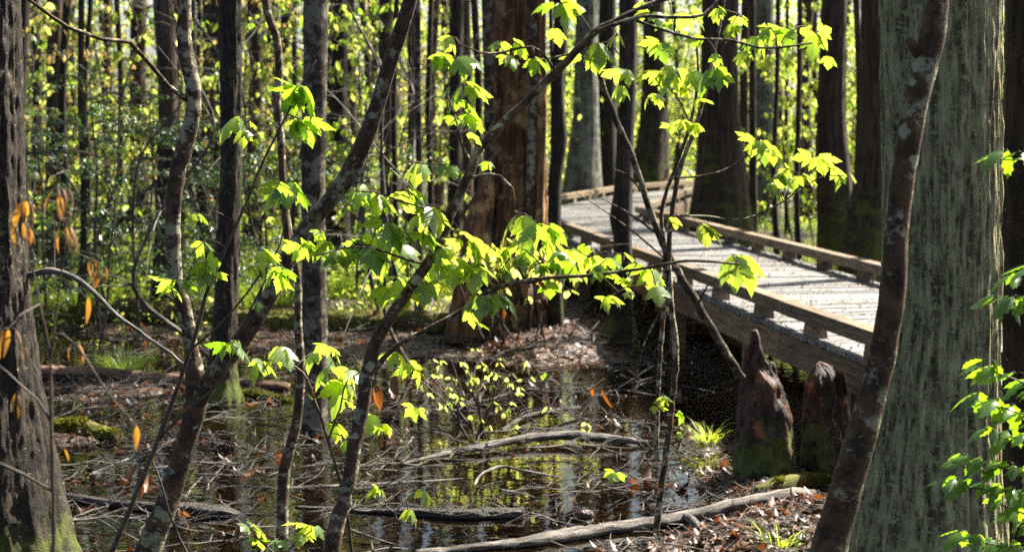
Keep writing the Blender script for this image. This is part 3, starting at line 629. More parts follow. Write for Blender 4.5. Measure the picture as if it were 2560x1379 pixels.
# --- more distant trunks read off the photograph
BG = [(55, 34, 20, 'dark_bark', 2, 'dark trunk tight behind the mossy left edge tree'), (92, 24, 26, 'dark_bark', 0, 'greyish slim trunk second from the left edge tree'), (137, 40, 24, 'brown_bark', 1, 'broad brown trunk between slim poles in the upper left'),
      (167, 20, 21, 'dark_bark', 2, 'slim dark pole touching the broad brown trunk in the upper left'), (204, 15, 19, 'ridged', 0, 'left one of a close pair of thin poles in the upper left'), (220, 13, 23, 'ridged', 2, 'right one of a close pair of thin poles in the upper left'),
      (345, 40, 33, 'brown_bark', 1, 'pale brown trunk left of the reddish trunk behind the evergreen'), (410, 50, 19.5, 'brown_bark', 1, 'thick reddish brown trunk behind the evergreen sprays'), (446, 22, 25, 'moss_bark', 0, 'greenish pole behind the upper stem of the forked tree'),
      (633, 34, 30, 'brown_bark', 1, 'brown trunk between the two straight poles'), (852, 40, 26, 'dark_bark', 2, 'dark flaring trunk right of the lichen blotched pole'), (968, 36, 21, 'brown_bark', 0, 'reddish trunk behind the leaning limb of the forked tree'),
      (990, 14, 19, 'ridged', 2, 'thin pole touching the reddish trunk behind the leaning limb'), (1028, 20, 24, 'brown_bark', 0, 'thin brown pole left of the lichen dotted thin pole'), (1048, 16, 18, 'lich_pole', 2, 'lichen dotted thin pole halfway between leaning limb and snag'),
      (1081, 14, 22, 'ridged', 0, 'thin ridged pole midway between leaning limb and snag'), (1137, 30, 28, 'dark_bark', 1, 'dark trunk left of the brown trunk beside the snag'), (1165, 25, 30, 'brown_bark', 1, 'brown trunk just left of the snag'), (1192, 18, 24, 'dark_bark', 2, 'thin dark trunk nearest to the left side of the snag'),
      (1516, 46, 37, 'dark_bark', 1, 'dark trunk between the pale cypress and the bulged pole'), (1862, 22, 28, 'brown_bark', 0, 'reddish trunk right behind the big mossy cypress'), (1943, 12, 26, 'dark_bark', 2, 'thin dark pole touching the pale grey trunk behind the boardwalk'),
      (2000, 13, 20.5, 'dark_bark', 2, 'thin dark stem left of the mossy cypress behind the right curb'), (2020, 30, 36, 'brown_bark', 1, 'far brown trunk left of the mossy cypress behind the right curb'), (2140, 16, 22, 'brown_bark', 2, 'reddish stem between the two mossy cypresses at right'), (300, 14, 29, 'dark_bark', 2, 'thin dark pole above the evergreen sprays'),
      (1690, 12, 47, 'dark_bark', 2, 'thin far pole between the dark cypress and the big mossy cypress'), (2040, 13, 45, 'brown_bark', 2, 'thin far stem left of the mossy cypress in the right gap'), (1968, 9, 30, 'dark_bark', 2, 'very thin dark stem in the leafy gap right of the pale grey trunk'), (680, 14, 34, 'brown_bark', 2, 'thin brown pole behind the tall reddish stem'), (735, 12, 30, 'dark_bark', 2, 'thin dark pole just left of the lichen blotched pole'), (915, 16, 36, 'brown_bark', 2, 'thin brown pole left of the reddish trunk behind the leaning limb'), (265, 18, 36, 'brown_bark', 0, 'pale brown pole between the thin pair and the evergreen'), (515, 20, 32, 'dark_bark', 0, 'dark pole tight behind the left straight pole')]
for i, (x, w, Y, mt, cr, lab) in enumerate(BG):
    rg = np.random.default_rng(500 + i); s1, s2, s3 = rg.normal(size=3) * 6
    yb = HOR + F * 2.2 / Y
    tree('forest_tree', lab, [(x + s1, -10, w), (x + s2, yb * .33, w), (x + s3 * .6, yb * .66, w * 1.08), (x, yb, w * 1.3)], Y, mt, nseg=20, step=.25, ridge=.05, lump=.05, crown=cr, flare=(.35, .35, 5), top=13 + rg.random() * 5)

# --- the far wood: thin trees copied from three prototypes
protos = []
rng = np.random.default_rng(77)
far_lab = 'slender tree standing deep in the sunlit wood'
for k in range(3):
    t = thing('far_tree', (0, 0, 0), far_lab, 'tree', 'slender trees deep in the wood')
    g = Geo(); hh = 14 + k * 2; w = np.cumsum(rng.normal(size=(6, 2)) * .16, 0)
    tube(g, [(w[j][0], w[j][1], -.4 + (hh + .4) * j / 5) for j in range(6)], [.15, .125, .11, .09, .07, .03], 10, .5, .05, 2, .06, (.4, .5, 5), k + 3.3)
    g.build('trunk', M[('dark_bark', 'brown_bark', 'ridged')[k]], t)
    for me, nm in zip(CROWNS[k], ('limb', 'crown')):
        o = bpy.data.objects.new(nm, me); C.objects.link(o); o.parent = t; o.location = (w[5][0], w[5][1], hh - 3)
    protos.append(t)
placed = []
for i in range(900):
    Y = rng.uniform(27, 95); X = rng.uniform(-.40, .40) * Y
    if min([math.hypot(X - a, Y - b) for a, b in placed] or [9]) < 1.6: continue
    if 0 < X < 15 and 24 < Y < 43 and not (X > 7 and Y < 34): continue
    placed.append((X, Y))
    if len(placed) <= 3: o = protos[len(placed) - 1]; o.location = (X, Y, float(gz(X, Y)) - .05)
    else: copy_thing(protos[len(placed) % 3], (X, Y, float(gz(X, Y)) - .05), rng.uniform(0, 6.28), rng.uniform(.55, 1.35), far_lab)
    if len(placed) >= 110: break

# ------------------------------------------------------------------ understorey saplings
def understorey(seed, h, nb, blen, leafsize, per_node, mat, shapes, node=.16, tilt=.25, r0=.022, flat=False):
    rng = np.random.default_rng(seed); g = Geo(); gl = Geo()
    w = np.cumsum(rng.normal(size=(6, 2)) * h * .02, 0); w[0] = 0
    P = np.array([(w[j][0], w[j][1], -.15 + (h + .15) * j / 5) for j in range(6)])
    tube(g, P, np.linspace(r0, .005, 6), 7, .25)
    Ps, Rs = smooth_line(P, np.linspace(r0, .005, 6), .1)
    for b in range(nb):
        f = rng.uniform(.18, .98); o = Ps[int(f * (len(Ps) - 1))]
        a = b * 2.4 + rng.normal() * .4; L_ = blen * rng.uniform(.5, 1.1) * (1.15 - f * .5)
        d = np.array([math.cos(a), math.sin(a), tilt + rng.normal() * .15])
        e = o + d * L_; e[2] -= L_ * .22; m = o + d * L_ * .5 + [0, 0, .04]
        tube(g, [o, m, e], [.008, .005, .002], 5, .2)
        Q, _ = smooth_line([o, m, e], [1, 1, 1], node)
        sub = [Q[2:]]
        for q in range(3):
            i0 = rng.integers(1, len(Q)); sd2 = unit(d + rng.normal(size=3) * [.9, .9, .15]); q1 = Q[i0] + sd2 * L_ * rng.uniform(.2, .45)
            S, _ = smooth_line([Q[i0], q1], [1, 1], node); sub.append(S[1:]); tube(g, [Q[i0], q1], [.004, .0015], 4, .4)
        pts = np.concatenate(sub)
        n = len(pts) * per_node
        pos = np.repeat(pts, per_node, 0) + rng.normal(size=(n, 3)) * [.02, .02, .012]
        az = rng.uniform(0, 6.28, n); dn = rng.uniform(.15, .6, n) if flat else rng.uniform(.5, 1.8, n)
        t = np.stack([np.cos(az), np.sin(az), -dn], -1)
        leaves(gl, shapes, pos, t, rng.normal(size=(n, 3)) * .25 + [0, 0, 1], leafsize * rng.uniform(.6, 1.15, n), np.clip(rng.normal(.45, .32, n) + rng.normal() * .0, 0, 1))
    return mesh_of(g, 'trunk', M['twig']), mesh_of(gl, 'crown', M[mat])
def put_under(meshes, name, label, cat, X, Y, rz, sc, group):
    t = thing(name, (X, Y, float(gz(X, Y))), label, cat, group); t.rotation_euler = (0, 0, rz); t.scale = (sc,) * 3
    for me, nm in zip(meshes, ('trunk', 'crown')):
        o = bpy.data.objects.new(nm, me); C.objects.link(o); o.parent = t
    return t
UG = [understorey(40, 5.0, 26, 1.6, .115, 3, 'under_leaf', SH_LOW), understorey(41, 4.0, 22, 1.4, .105, 3, 'under_leaf', SH_LOW), understorey(42, 6.5, 30, 1.7, .12, 3, 'under_leaf', SH_LOW), understorey(43, 5.5, 26, 1.5, .10, 3, 'under_leaf', SH_OV)]
UGo = understorey(44, 5.0, 26, 1.5, .085, 3, 'gold_leaf', SH_OV)
UE = understorey(45, 3.6, 34, 1.9, .07, 4, 'evergreen_leaf', SH_OV, node=.09, tilt=.1, r0=.035, flat=True)
rng = np.random.default_rng(99); cnt = 0; spots = []
ul = 'leafy understorey sapling glowing yellow green far among the trunks'
while cnt < 165:
    Y = 19 + 55 * rng.random() ** 1.2; X = rng.uniform(-.36, .38) * Y
    if Y < 44 and (-.8 < X < 6.5): 
        if not (Y > 30 and X < 1.0 ): continue
    if Y < 30 and X > 0: continue
    if min([math.hypot(X - a, Y - b) for a, b in spots] or [9]) < 1.3: continue
    if 33 < Y < 43 and X > 1.5: continue
    spots.append((X, Y)); cnt += 1
    gold = X < -.03 * Y and rng.random() < .38
    put_under(UGo if gold else UG[cnt % 4], 'understorey_sapling', 'understorey sapling with golden brown new leaves far left among the trunks' if gold else ul, 'sapling', X, Y, rng.uniform(0, 6.3), rng.uniform(.8, 1.35), 'golden understorey saplings' if gold else 'green understorey saplings')
for i, (px, Y, sc) in enumerate([(2040, 28, .9), (2120, 31, 1.0), (1950, 48, 1.1), (1640, 50, 1.1), (1570, 52, 1.2), (2240, 30, 1.0), (2540, 26, 1.1), (1480, 47, 1.1), (1740, 52, 1.2), (1330, 42, 1.0)]):
    put_under(UG[i % 4], 'understorey_sapling', ul, 'sapling', (px - CX) / F * Y, Y, i * 2.1, sc, 'green understorey saplings')
# saplings behind the boardwalk on the right
for i, (px, Y, sc, lab) in enumerate([(1990, 27, .8, 'small leafy sapling in the gap behind the right boardwalk curb'), (1230, 29, .8, 'small leafy sapling standing behind the snag'), (1700, 46, 1.0, 'leafy sapling left of the big mossy cypress beyond the boardwalk bend'), (2530, 20, .9, 'leafy sapling in the upper right corner behind the grey green trunk'), (1420, 38, .8, 'leafy sapling behind the far boardwalk curb beside the pale cypress')]):
    X = (px - CX) / F * Y; put_under(UG[i % 4], 'understorey_sapling', lab, 'sapling', X, Y, i, sc, None)
for i, (px, Y, sc, lab) in enumerate([(240, 17.5, .82, 'evergreen shrub with dark glossy sprays beside the left edge tree'), (400, 18.6, .78, 'evergreen shrub with dark glossy sprays behind the forked tree'), (660, 18.0, .62, 'low evergreen shrub between the two straight poles'), (890, 19.5, .6, 'low evergreen shrub behind the leaning limb'), (110, 19.5, .7, 'evergreen shrub with dark glossy sprays tight behind the left edge tree'), (520, 20.5, .6, 'evergreen shrub with dark glossy sprays between the forked tree and the straight pole')]):
    X = (px - CX) / F * Y; put_under(UE, 'evergreen_shrub', lab, 'shrub', X, Y, i * 1.7, sc, 'dark evergreen shrubs')

tp = []
rng = np.random.default_rng(123)
for k in range(4):
    g = Geo(); h = 3.5 + k; w = np.cumsum(rng.normal(size=(7, 2)) * .22, 0); w -= w[0]
    P = np.array([(w[j][0], w[j][1], -.15 + h * j / 6) for j in range(7)]); tube(g, P, np.linspace(.028, .006, 7), 7, .15, .05, 2, .1, seed=k)
    for q in range(14):
        j = rng.integers(1, 7); e = P[j] + rng.normal(size=3) * [.7, .7, .35]; m = (P[j] + e) / 2 + [0, 0, .1]
        tube(g, [P[j], m, e], [.010, .006, .002], 5, .15); e2 = m + rng.normal(size=3) * .35; tube(g, [m, e2], [.004, .0015], 4, .3)
    tp.append(mesh_of(g, 'bare_sapling', M['grey_stick' if k % 2 else 'twig']))
k = 0
while k < 70:
    Y = rng.uniform(14, 34); X = rng.uniform(-.34, .36) * Y
    if (-.8 < X < 6.2) or (X > 0 and Y < 22): continue
    o = bpy.data.objects.new('bare_sapling', tp[k % 4]); C.objects.link(o); k += 1
    o.location = (X, Y, float(gz(X, Y))); o.rotation_euler = (rng.normal() * .14, rng.normal() * .14, rng.uniform(0, 6.3)); sc = rng.uniform(.5, 1.1); o.scale = (sc,) * 3
    tag(o, 'thin bare twiggy sapling tangled among the trunks', 'sapling', 'bare saplings among the trunks')

# the wood beyond reads as one mass
rng = np.random.default_rng(5); gl = Geo(); n = 60000
Y = 62 + 60 * rng.random(n) ** .9; X = rng.uniform(-.42, .42, n) * Y; Z = 14 * rng.random(n) ** 1.3
k = fbm(X * .22, Y * .22, Z * .35, 3) > -.12
X, Y, Z = X[k], Y[k], Z[k]; n = len(X)
leaves(gl, SH_OV, np.stack([X, Y, Z], -1), rdir(rng, n) - [0, 0, .6], rdir(rng, n) * .6 + [0, 0, 1], rng.uniform(.18, .36, n), rng.random(n))
fw = gl.build('far_woods', M['under_leaf']); fw['kind'] = 'stuff'

# ------------------------------------------------------------------ foreground maples
class Sap:
    """a sapling: stems and twigs in one trunk mesh, leaves in one crown mesh, hung where the photograph hangs them"""
    def __init__(s, name, label, base_px, Y, cat='sapling', group=None):
        b = at(*base_px, Y); s.base = np.array([b[0], b[1], float(gz(b[0], b[1]))])
        s.t = thing(name, s.base, label, cat, group); s.g = Geo(); s.gl = Geo(); s.dead = []; s.pts = []; s.Y = Y; s.rng = np.random.default_rng(int(base_px[0]))
    def stem(s, line, nseg=10, lump=.06, geo=None):
        pts = [at(p[0], p[1], p[3] if len(p) > 3 else s.Y) for p in line]; R = [p[2] / 2 * (p[3] if len(p) > 3 else s.Y) / F for p in line]
        P, RR = smooth_line(pts, R, .03)
        P = P + s.rng.normal(size=P.shape) * RR[:, None] * .12
        tube(geo or s.g, P, RR, nseg, .03, .04, 2, lump, None, s.rng.random() * 9, raw=True); s.pts.append(P)
    def cluster(s, x, y, size, n, dy=0, shapes=None, geo=None, droop=None, lean=0.0, twig=True, rn=None):
        Y = s.Y + dy; rng = s.rng; c = at(x, y - size * .30, Y)
        if twig and s.pts:
            A = np.concatenate(s.pts); dd = np.linalg.norm(A - c, axis=1) + np.clip(c[2] - A[:, 2], -1, 1) * .25; j = int(np.argmin(dd)); o = A[j]
            ln = np.linalg.norm(o - c)
            if ln > .012:
                m = (o + c) / 2 + [0, 0, ln * .12] + rng.normal(size=3) * ln * .05
                P, RR = smooth_line([o, m, c], [.0022 + min(.0025, ln * .004), .0018, .0012], .03)
                P = P + rng.normal(size=P.shape) * .0012
                tube(s.g, P, RR, 5, .03, raw=True); s.pts.append(P[len(P) // 3:])
        L_ = size * Y / F * .76; n = n + (1 if n > 1 and shapes is None and rng.random() < .45 else 0)
        a0 = rng.uniform(0, 6.28)
        if n == 1: az = np.array([rng.choice([1.4, -1.6]) + rng.normal() * .45])
        else: az = a0 + np.arange(n) * 6.283 / n + rng.normal(size=n) * .35
        dr = rng.uniform(.5, 1.6, n) if droop is None else np.full(n, droop) * rng.uniform(.8, 1.2, n)
        tip = np.stack([np.cos(az) + lean, np.sin(az), -dr], -1); tip = unit(tip)
        sunny = (rng.random(n) < .5) if droop is None else np.zeros(n, bool)      # blades turned to the light
        fan = (np.arange(n) - (n - 1) / 2) * (1.5 if n < 4 else 1.1) + rng.normal(size=n) * .35
        sn = unit(np.array(sd) * 1.0 + rng.normal(size=(n, 3)) * .22)
        dh = unit(np.stack([sn[:, 0] * sn[:, 2], sn[:, 1] * sn[:, 2], -(sn[:, 0] ** 2 + sn[:, 1] ** 2)], -1)); sh = np.cross(sn, dh)
        tip[sunny] = (dh * np.cos(fan)[:, None] + sh * np.sin(fan)[:, None])[sunny]
        pet = c + unit(tip * [1, 1, .15] + [0, 0, .12]) * L_ * rng.uniform(.08, .30, (n, 1))
        for q in range(n): tube(s.g, [c, (c + pet[q]) / 2 + [0, 0, .004], pet[q]], [.0011, .0009, .0008], 4, .03)
        up = np.stack([np.cos(az) * .4, np.sin(az) * .4, np.ones(n)], -1) + rng.normal(size=(n, 3)) * .25
        up[sunny] = sn[sunny]
        leaves(geo or s.gl, shapes or SH_MAPLE, pet, tip, up, L_ * rng.uniform(.56, 1.02, n), np.clip(rng.normal(.5 if rn is None else rn, .25, n), 0, 1))
    def deadleaf(s, x, y, size, n, dy, droop):
        for q in range(n):
            g = Geo(); s.dead.append(g); s.cluster(x + (q - (n - 1) / 2) * size * .3, y + s.rng.normal() * size * .08, size * s.rng.uniform(.5, .95), 1, dy, SH_DEAD[q % 3:][:1], g, droop)
    def done(s, bark_mat='lich_bark', leaf_mat='maple_leaf', dead_mat='dead_leaf'):
        s.g.build('trunk', M[bark_mat], s.t, s.base)
        if s.gl.n: s.gl.build('crown', M[leaf_mat], s.t, s.base)
        for q in s.dead: q.build('dead_leaf', M[dead_mat], s.t, s.base)

# the middle maple, a slender stem that forks and arches over to the upper right
A = Sap('maple_sapling', 'arching maple sapling with a lichened stem and the most bright leaves', (812, 1420), 5.0)
A.stem([(790, 1520, 44), (812, 1420, 42), (838, 1330, 40), (868, 1210, 38), (892, 1080, 36), (920, 930, 36), (942, 850, 34), (990, 775, 30), (1040, 700, 28), (1090, 625, 27), (1125, 540, 26), (1165, 450, 25), (1205, 362, 24), (1260, 308, 23), (1310, 258, 22), (1365, 205, 22), (1420, 150, 21), (1480, 85, 19), (1560, 42, 17), (1640, 6, 14), (1720, -30, 11)], nseg=14)
A.stem([(938, 920, 14), (985, 870, 13), (1060, 825, 12), (1150, 778, 11), (1220, 728, 10, 4.95), (1290, 705, 10, 4.9), (1360, 695, 10, 4.9), (1480, 688, 9, 4.9), (1600, 672, 8, 4.85), (1720, 652, 7, 4.8), (1850, 660, 6, 4.8)])
A.stem([(1490, 78, 12), (1540, 62, 10, 4.9), (1600, 42, 9, 4.85), (1690, 44, 9, 4.8), (1760, 38, 8, 4.8), (1800, 0, 7, 4.8), (1850, -6, 6, 4.8)])
A.stem([(1590, 52, 8, 4.85), (1660, 76, 8, 4.85), (1740, 97, 7, 4.85), (1830, 102, 7, 4.85), (1900, 120, 6, 4.85), (1960, 118, 6, 4.85), (2030, 108, 5, 4.85)])
A.stem([(1395, 180, 8), (1330, 118, 6, 4.95), (1250, 132, 6, 4.95), (1195, 130, 5, 4.9), (1150, 112, 4, 4.9)])
A.stem([(1440, 130, 6), (1380, 145, 5), (1300, 152, 5), (1230, 138, 4)])
A.stem([(1180, 410, 8), (1150, 345, 6, 4.9), (1140, 300, 5, 4.9), (1120, 240, 4, 4.9)])
A.stem([(1480, 100, 10), (1470, 112, 8), (1520, 108, 8), (1545, 85, 7)])
A.stem([(1060, 660, 9), (990, 640, 7, 4.9), (930, 620, 6, 4.85), (860, 620, 5, 4.8), (790, 640, 4, 4.8)])
A.stem([(1115, 570, 8), (1060, 520, 6, 4.9), (990, 500, 5, 4.9), (940, 480, 5, 4.85), (890, 478, 4, 4.85)])
A.stem([(1170, 445, 7), (1250, 440, 7, 4.95), (1280, 470, 6, 4.95), (1285, 530, 5, 4.95)])
for c in [(1130, 118, 80, 2), (1142, 172, 90, 3), (1172, 165, 70, 2), (1248, 125, 66, 2), (1290, 130, 80, 3), (1335, 168, 66, 2), (1165, 245, 100, 2), (1125, 238, 60, 1), (1130, 310, 66, 2), (1168, 308, 78, 2), (1195, 330, 56, 1), (1160, 350, 56, 1), (1118, 378, 40, 1), (1222, 418, 44, 2), (1128, 432, 60, 2), (1105, 425, 40, 1), (1398, 42, 100, 3), (1420, 30, 80, 1), (1385, 92, 66, 1), (1495, 138, 95, 3), (1462, 165, 70, 2), (1440, 30, 60, 1),
          (1640, 60, 90, 2), (1680, 62, 80, 2), (1725, 60, 80, 2), (1800, 40, 60, 2), (1612, 28, 70, 2), (1890, 118, 90, 3), (1868, 150, 70, 2), (1925, 92, 70, 2), (1985, 100, 76, 3), (2040, 108, 84, 2), (2072, 165, 76, 1), (1788, 205, 100, 3), (1790, 150, 50, 2), (1560, 200, 80, 3), (1552, 238, 70, 2), (1548, 110, 60, 2), (1945, 120, 60, 1), (1830, 80, 60, 2), (1765, 120, 70, 2),
          (1052, 435, 80, 3), (980, 442, 50, 2), (905, 485, 80, 2), (945, 520, 105, 3), (1022, 525, 130, 3), (1075, 550, 100, 2), (1045, 565, 80, 2), (962, 590, 110, 3), (925, 650, 120, 3), (1000, 645, 100, 3), (1060, 610, 80, 2), (870, 640, 70, 2), (800, 600, 66, 2), (762, 650, 100, 3), (840, 652, 84, 3), (800, 640, 80, 2), (905, 610, 80, 2), (980, 680, 90, 2),
          (1108, 650, 100, 2), (1160, 640, 130, 3), (1195, 690, 110, 3), (1130, 690, 100, 3), (1230, 655, 90, 2), (1062, 690, 100, 3), (1020, 735, 120, 3), (950, 752, 110, 1), (1075, 735, 100, 2), (1255, 690, 70, 3), (1300, 580, 130, 2), (1350, 600, 120, 3), (1392, 595, 80, 1), (1325, 650, 90, 2), (1372, 735, 96, 1), (1400, 650, 70, 3), (1470, 672, 100, 3), (1445, 690, 80, 2), (1500, 690, 90, 2), (1560, 660, 80, 2), (1555, 715, 60, 2), (1620, 700, 90, 2), (1640, 740, 80, 1), (1845, 680, 130, 4), (1250, 762, 80, 2), (1200, 770, 110, 3), (1165, 800, 70, 1), (1188, 825, 56, 1), (1300, 660, 70, 3), (1345, 680, 66, 3), (1270, 640, 60, 2), (1000, 600, 90, 2), (1160, 600, 60, 1), (1090, 660, 70, 2), (890, 500, 70, 2), (950, 620, 80, 2), (885, 655, 70, 2), (1215, 700, 70, 2), (985, 715, 80, 2), (1330, 620, 90, 2), (1385, 680, 80, 2), (1420, 670, 70, 2), (1520, 670, 80, 2), (1590, 680, 70, 2), (820, 625, 70, 2), (770, 625, 70, 2), (1150, 270, 70, 2), (1105, 160, 70, 2), (1265, 160, 70, 2), (1850, 60, 60, 2), (1700, 100, 60, 2)]:
    A.cluster(*c, dy=A.rng.normal() * .06)
A.deadleaf(962, 985, 150, 2, -.05, 2.5); A.deadleaf(1185, 745, 110, 2, 0, 1.8); A.deadleaf(1300, 790, 110, 3, .0, 2.5); A.deadleaf(1330, 720, 90, 2, .0, 2.5)
A.done()

# the long thin diagonal stem on the left
B = Sap('maple_sapling', 'thin diagonal maple sapling left of the forked tree', (262, 1420), 6.0)
B.stem([(225, 1520, 14), (262, 1420, 14), (330, 1260, 13), (395, 1100, 12), (450, 950, 11), (490, 830, 10), (520, 720, 9), (555, 640, 8), (610, 520, 7), (655, 410, 6), (700, 320, 5), (745, 230, 5), (790, 150, 4)])
B.stem([(470, 880, 7), (560, 800, 6), (640, 700, 5), (700, 610, 4), (715, 520, 4)])
B.stem([(395, 1100, 8), (470, 1020, 7), (545, 960, 6), (580, 890, 5)])
for c in [(748, 250, 110, 4), (748, 332, 105, 3), (590, 330, 110, 3), (622, 322, 60, 1), (715, 492, 120, 3), (486, 555, 66, 2), (505, 628, 72, 2), (445, 730, 96, 3), (512, 685, 90, 3), (690, 712, 100, 3), (655, 655, 90, 3), (575, 885, 84, 3), (640, 770, 50, 1), (720, 265, 70, 2), (770, 345, 60, 2), (725, 318, 60, 2), (605, 345, 60, 2), (690, 480, 70, 2), (740, 505, 60, 2), (530, 700, 60, 2), (425, 740, 60, 2), (710, 690, 60, 2), (670, 640, 60, 2), (590, 870, 60, 2)]:
    B.cluster(*c, dy=B.rng.normal() * .08, rn=.35)
B.done('twig')

# low leaves in front of the water
Dm = Sap('maple_sapling', 'low thin maple sapling with a red dead leaf beside the thin reddish stem', (745, 1400), 6.2)
Dm.stem([(900, 1500, 10), (880, 1380, 9), (860, 1240, 8), (820, 1100, 8), (790, 1010, 7), (755, 930, 6), (700, 900, 5), (650, 900, 4)])
Dm.stem([(820, 1100, 6), (850, 1020, 5), (870, 950, 4), (900, 930, 4)])
for c in [(700, 900, 90, 3), (655, 930, 80, 2), (795, 910, 96, 3), (825, 890, 60, 2), (870, 955, 90, 2), (905, 945, 70, 2), (850, 990, 100, 3), (760, 1000, 50, 1), (835, 1090, 70, 3), (930, 1060, 66, 2), (820, 945, 70, 2), (870, 1120, 50, 2), (1035, 1040, 60, 2), (1000, 905, 60, 2), (1035, 940, 56, 2), (1020, 925, 50, 2), (948, 1245, 64, 2), (1050, 1252, 72, 3), (1020, 1298, 66, 2), (960, 1075, 40, 2)]:
    Dm.cluster(c[0], c[1], c[2] * 1.18, c[3], dy=Dm.rng.normal() * .08, rn=.7)
Dm.deadleaf(795, 962, 60, 2, -.02, 2)
Dm.done('twig')
Em = Sap('maple_seedling', 'small maple seedling with bright leaves at the bottom edge', (700, 1440), 7.0)
Em.stem([(705, 1470, 7), (700, 1400, 6), (650, 1350, 5), (625, 1320, 4)]); Em.stem([(700, 1400, 5), (745, 1350, 4), (780, 1325, 4)])
for c in [(620, 1338, 90, 3), (780, 1338, 80, 3), (705, 1365, 60, 2), (745, 1350, 60, 2), (640, 1365, 60, 2)]: Em.cluster(*c, rn=.6)
Em.done('twig')

# paired thin stems in front of the boardwalk
G = Sap('maple_sapling', 'pair of thin lichened maple stems in front of the boardwalk', (1650, 1290), 8.4)
G.stem([(1640, 1330, 18), (1652, 1230, 18), (1668, 1120, 17), (1682, 980, 16), (1690, 880, 16), (1678, 760, 15), (1672, 660, 14), (1680, 540, 13), (1698, 430, 12), (1735, 330, 11), (1765, 220, 10), (1790, 110, 8), (1815, -20, 7)])
G.stem([(1640, 1150, 13), (1645, 1000, 12), (1650, 880, 12), (1660, 760, 11), (1662, 640, 11), (1655, 520, 10), (1680, 440, 9), (1720, 330, 8), (1745, 200, 7), (1740, 90, 6)])
G.stem([(1685, 445, 5), (1750, 440, 5), (1810, 425, 4), (1860, 395, 4), (1895, 360, 3)])
G.stem([(1690, 540, 5), (1760, 540, 5), (1850, 548, 4), (1930, 520, 4), (2000, 475, 4), (2060, 440, 3), (2110, 440, 3)])
G.stem([(1735, 330, 5), (1690, 240, 4), (1640, 190, 3)])
G.stem([(1660, 760, 6), (1610, 860, 5), (1570, 990, 4), (1500, 1060, 4)])
for c in [(1895, 380, 90, 4), (1920, 385, 70, 2), (1925, 478, 70, 3), (1945, 455, 60, 2), (2005, 465, 80, 3), (2040, 418, 84, 2), (2080, 440, 60, 2), (2112, 458, 84, 2), (1970, 440, 50, 2), (1660, 210, 90, 3), (1640, 255, 60, 2), (1725, 205, 80, 3), (1700, 240, 70, 2), (1750, 265, 60, 2), (1735, 330, 70, 3), (1705, 320, 60, 2), (1680, 330, 50, 2), (1655, 130, 70, 2), (1620, 262, 56, 2), (1680, 185, 66, 2), (1790, 190, 60, 2), (1682, 562, 60, 1), (1752, 590, 80, 3), (1770, 600, 60, 1), (1660, 1008, 56, 3), (1640, 1030, 50, 2), (1700, 1045, 46, 3), (1520, 760, 60, 4), (1440, 640, 50, 4), (1540, 1195, 46, 2), (1700, 1090, 30, 2), (1580, 740, 40, 2)]:
    G.cluster(*c, dy=G.rng.normal() * .1, rn=.6)
G.deadleaf(1480, 990, 80, 3, .2, 2.5)
G.done('lich_bark')

# dark dead branch leaning down to the tall knee
db = thing('fallen_branch', at(1850, 930, 9.7), 'black lichened dead branch leaning down onto the tall cypress knee', 'branch')
g = Geo(); P, R = smooth_line([at(x, y, Y) for x, y, Y in [(1492, 150, 9.2), (1510, 220, 9.3), (1545, 310, 9.35), (1580, 390, 9.4), (1612, 490, 9.45), (1650, 590, 9.5), (1695, 680, 9.55), (1745, 760, 9.6), (1790, 840, 9.7), (1855, 945, 9.85)]], [w / 2 * 9.5 / F for w in (11, 14, 15, 16, 17, 18, 19, 20, 21, 23)], .05)
tube(g, P + RNG.normal(size=P.shape) * .003, R, 12, .05, .08, 2, .2, None, 3.7, raw=True)
for x0, y0, x1, y1 in [(1600, 470, 1530, 420), (1650, 590, 1470, 480), (1745, 760, 1790, 690), (1690, 670, 1440, 480)]:
    tube(g, [at(x0, y0, 9.5), at((x0 + x1) / 2, (y0 + y1) / 2 - 10, 9.4), at(x1, y1, 9.4)], [.008, .005, .002], 5, .1)
g.build('limb', M['lich_pole'], db, at(1850, 930, 9.7))

# withered sapling in the left foreground
Wd = Sap('withered_sapling', 'blurred sapling with withered rust and yellow leaves in the left foreground', (140, 1500), 3.6)
Wd.stem([(136, 1560, 12), (135, 1379, 11), (132, 1200, 10), (128, 1050, 9), (125, 900, 7), (100, 760, 6), (78, 640, 5), (80, 500, 4)])
Wd.stem([(130, 1060, 8), (95, 1000, 7), (50, 960, 6), (20, 930, 5), (-20, 900, 5)])
Wd.stem([(-20, 1150, 9), (60, 1185, 8), (135, 1230, 7)])
Wd.stem([(125, 900, 6), (150, 700, 5), (165, 560, 4), (145, 470, 4)])
for c in [(150, 500, 105, 4), (150, 520, 90, 3), (165, 590, 84, 3), (62, 530, 96, 4), (50, 585, 90, 4), (70, 590, 70, 2), (215, 770, 90, 1), (230, 665, 56, 2), (255, 690, 66, 3), (20, 850, 90, 4), (60, 880, 50, 2), (190, 880, 66, 3), (45, 1000, 60, 2), (340, 1090, 84, 1), (155, 1140, 60, 1)]:
    Wd.cluster(*c, dy=Wd.rng.normal() * .06, shapes=SH_LAN + SH_DEAD[2:], droop=1.0, rn=.5)
Wd.done('twig', 'rust_leaf')
Wf = Sap('withered_twig', 'slim twig with hanging brown dead leaves before the forked tree', (500, 1420), 6.4, 'twig')
Wf.stem([(500, 1440, 7), (430, 1300, 6), (400, 1200, 5), (380, 1150, 4), (350, 1120, 3)]); Wf.stem([(420, 1280, 4), (440, 1290, 3), (460, 1270, 3)])
for c in [(335, 1180, 90, 2), (368, 1210, 100, 2), (450, 1290, 50, 2)]: Wf.deadleaf(*c, 0, 2.5)
Wf.done('twig')

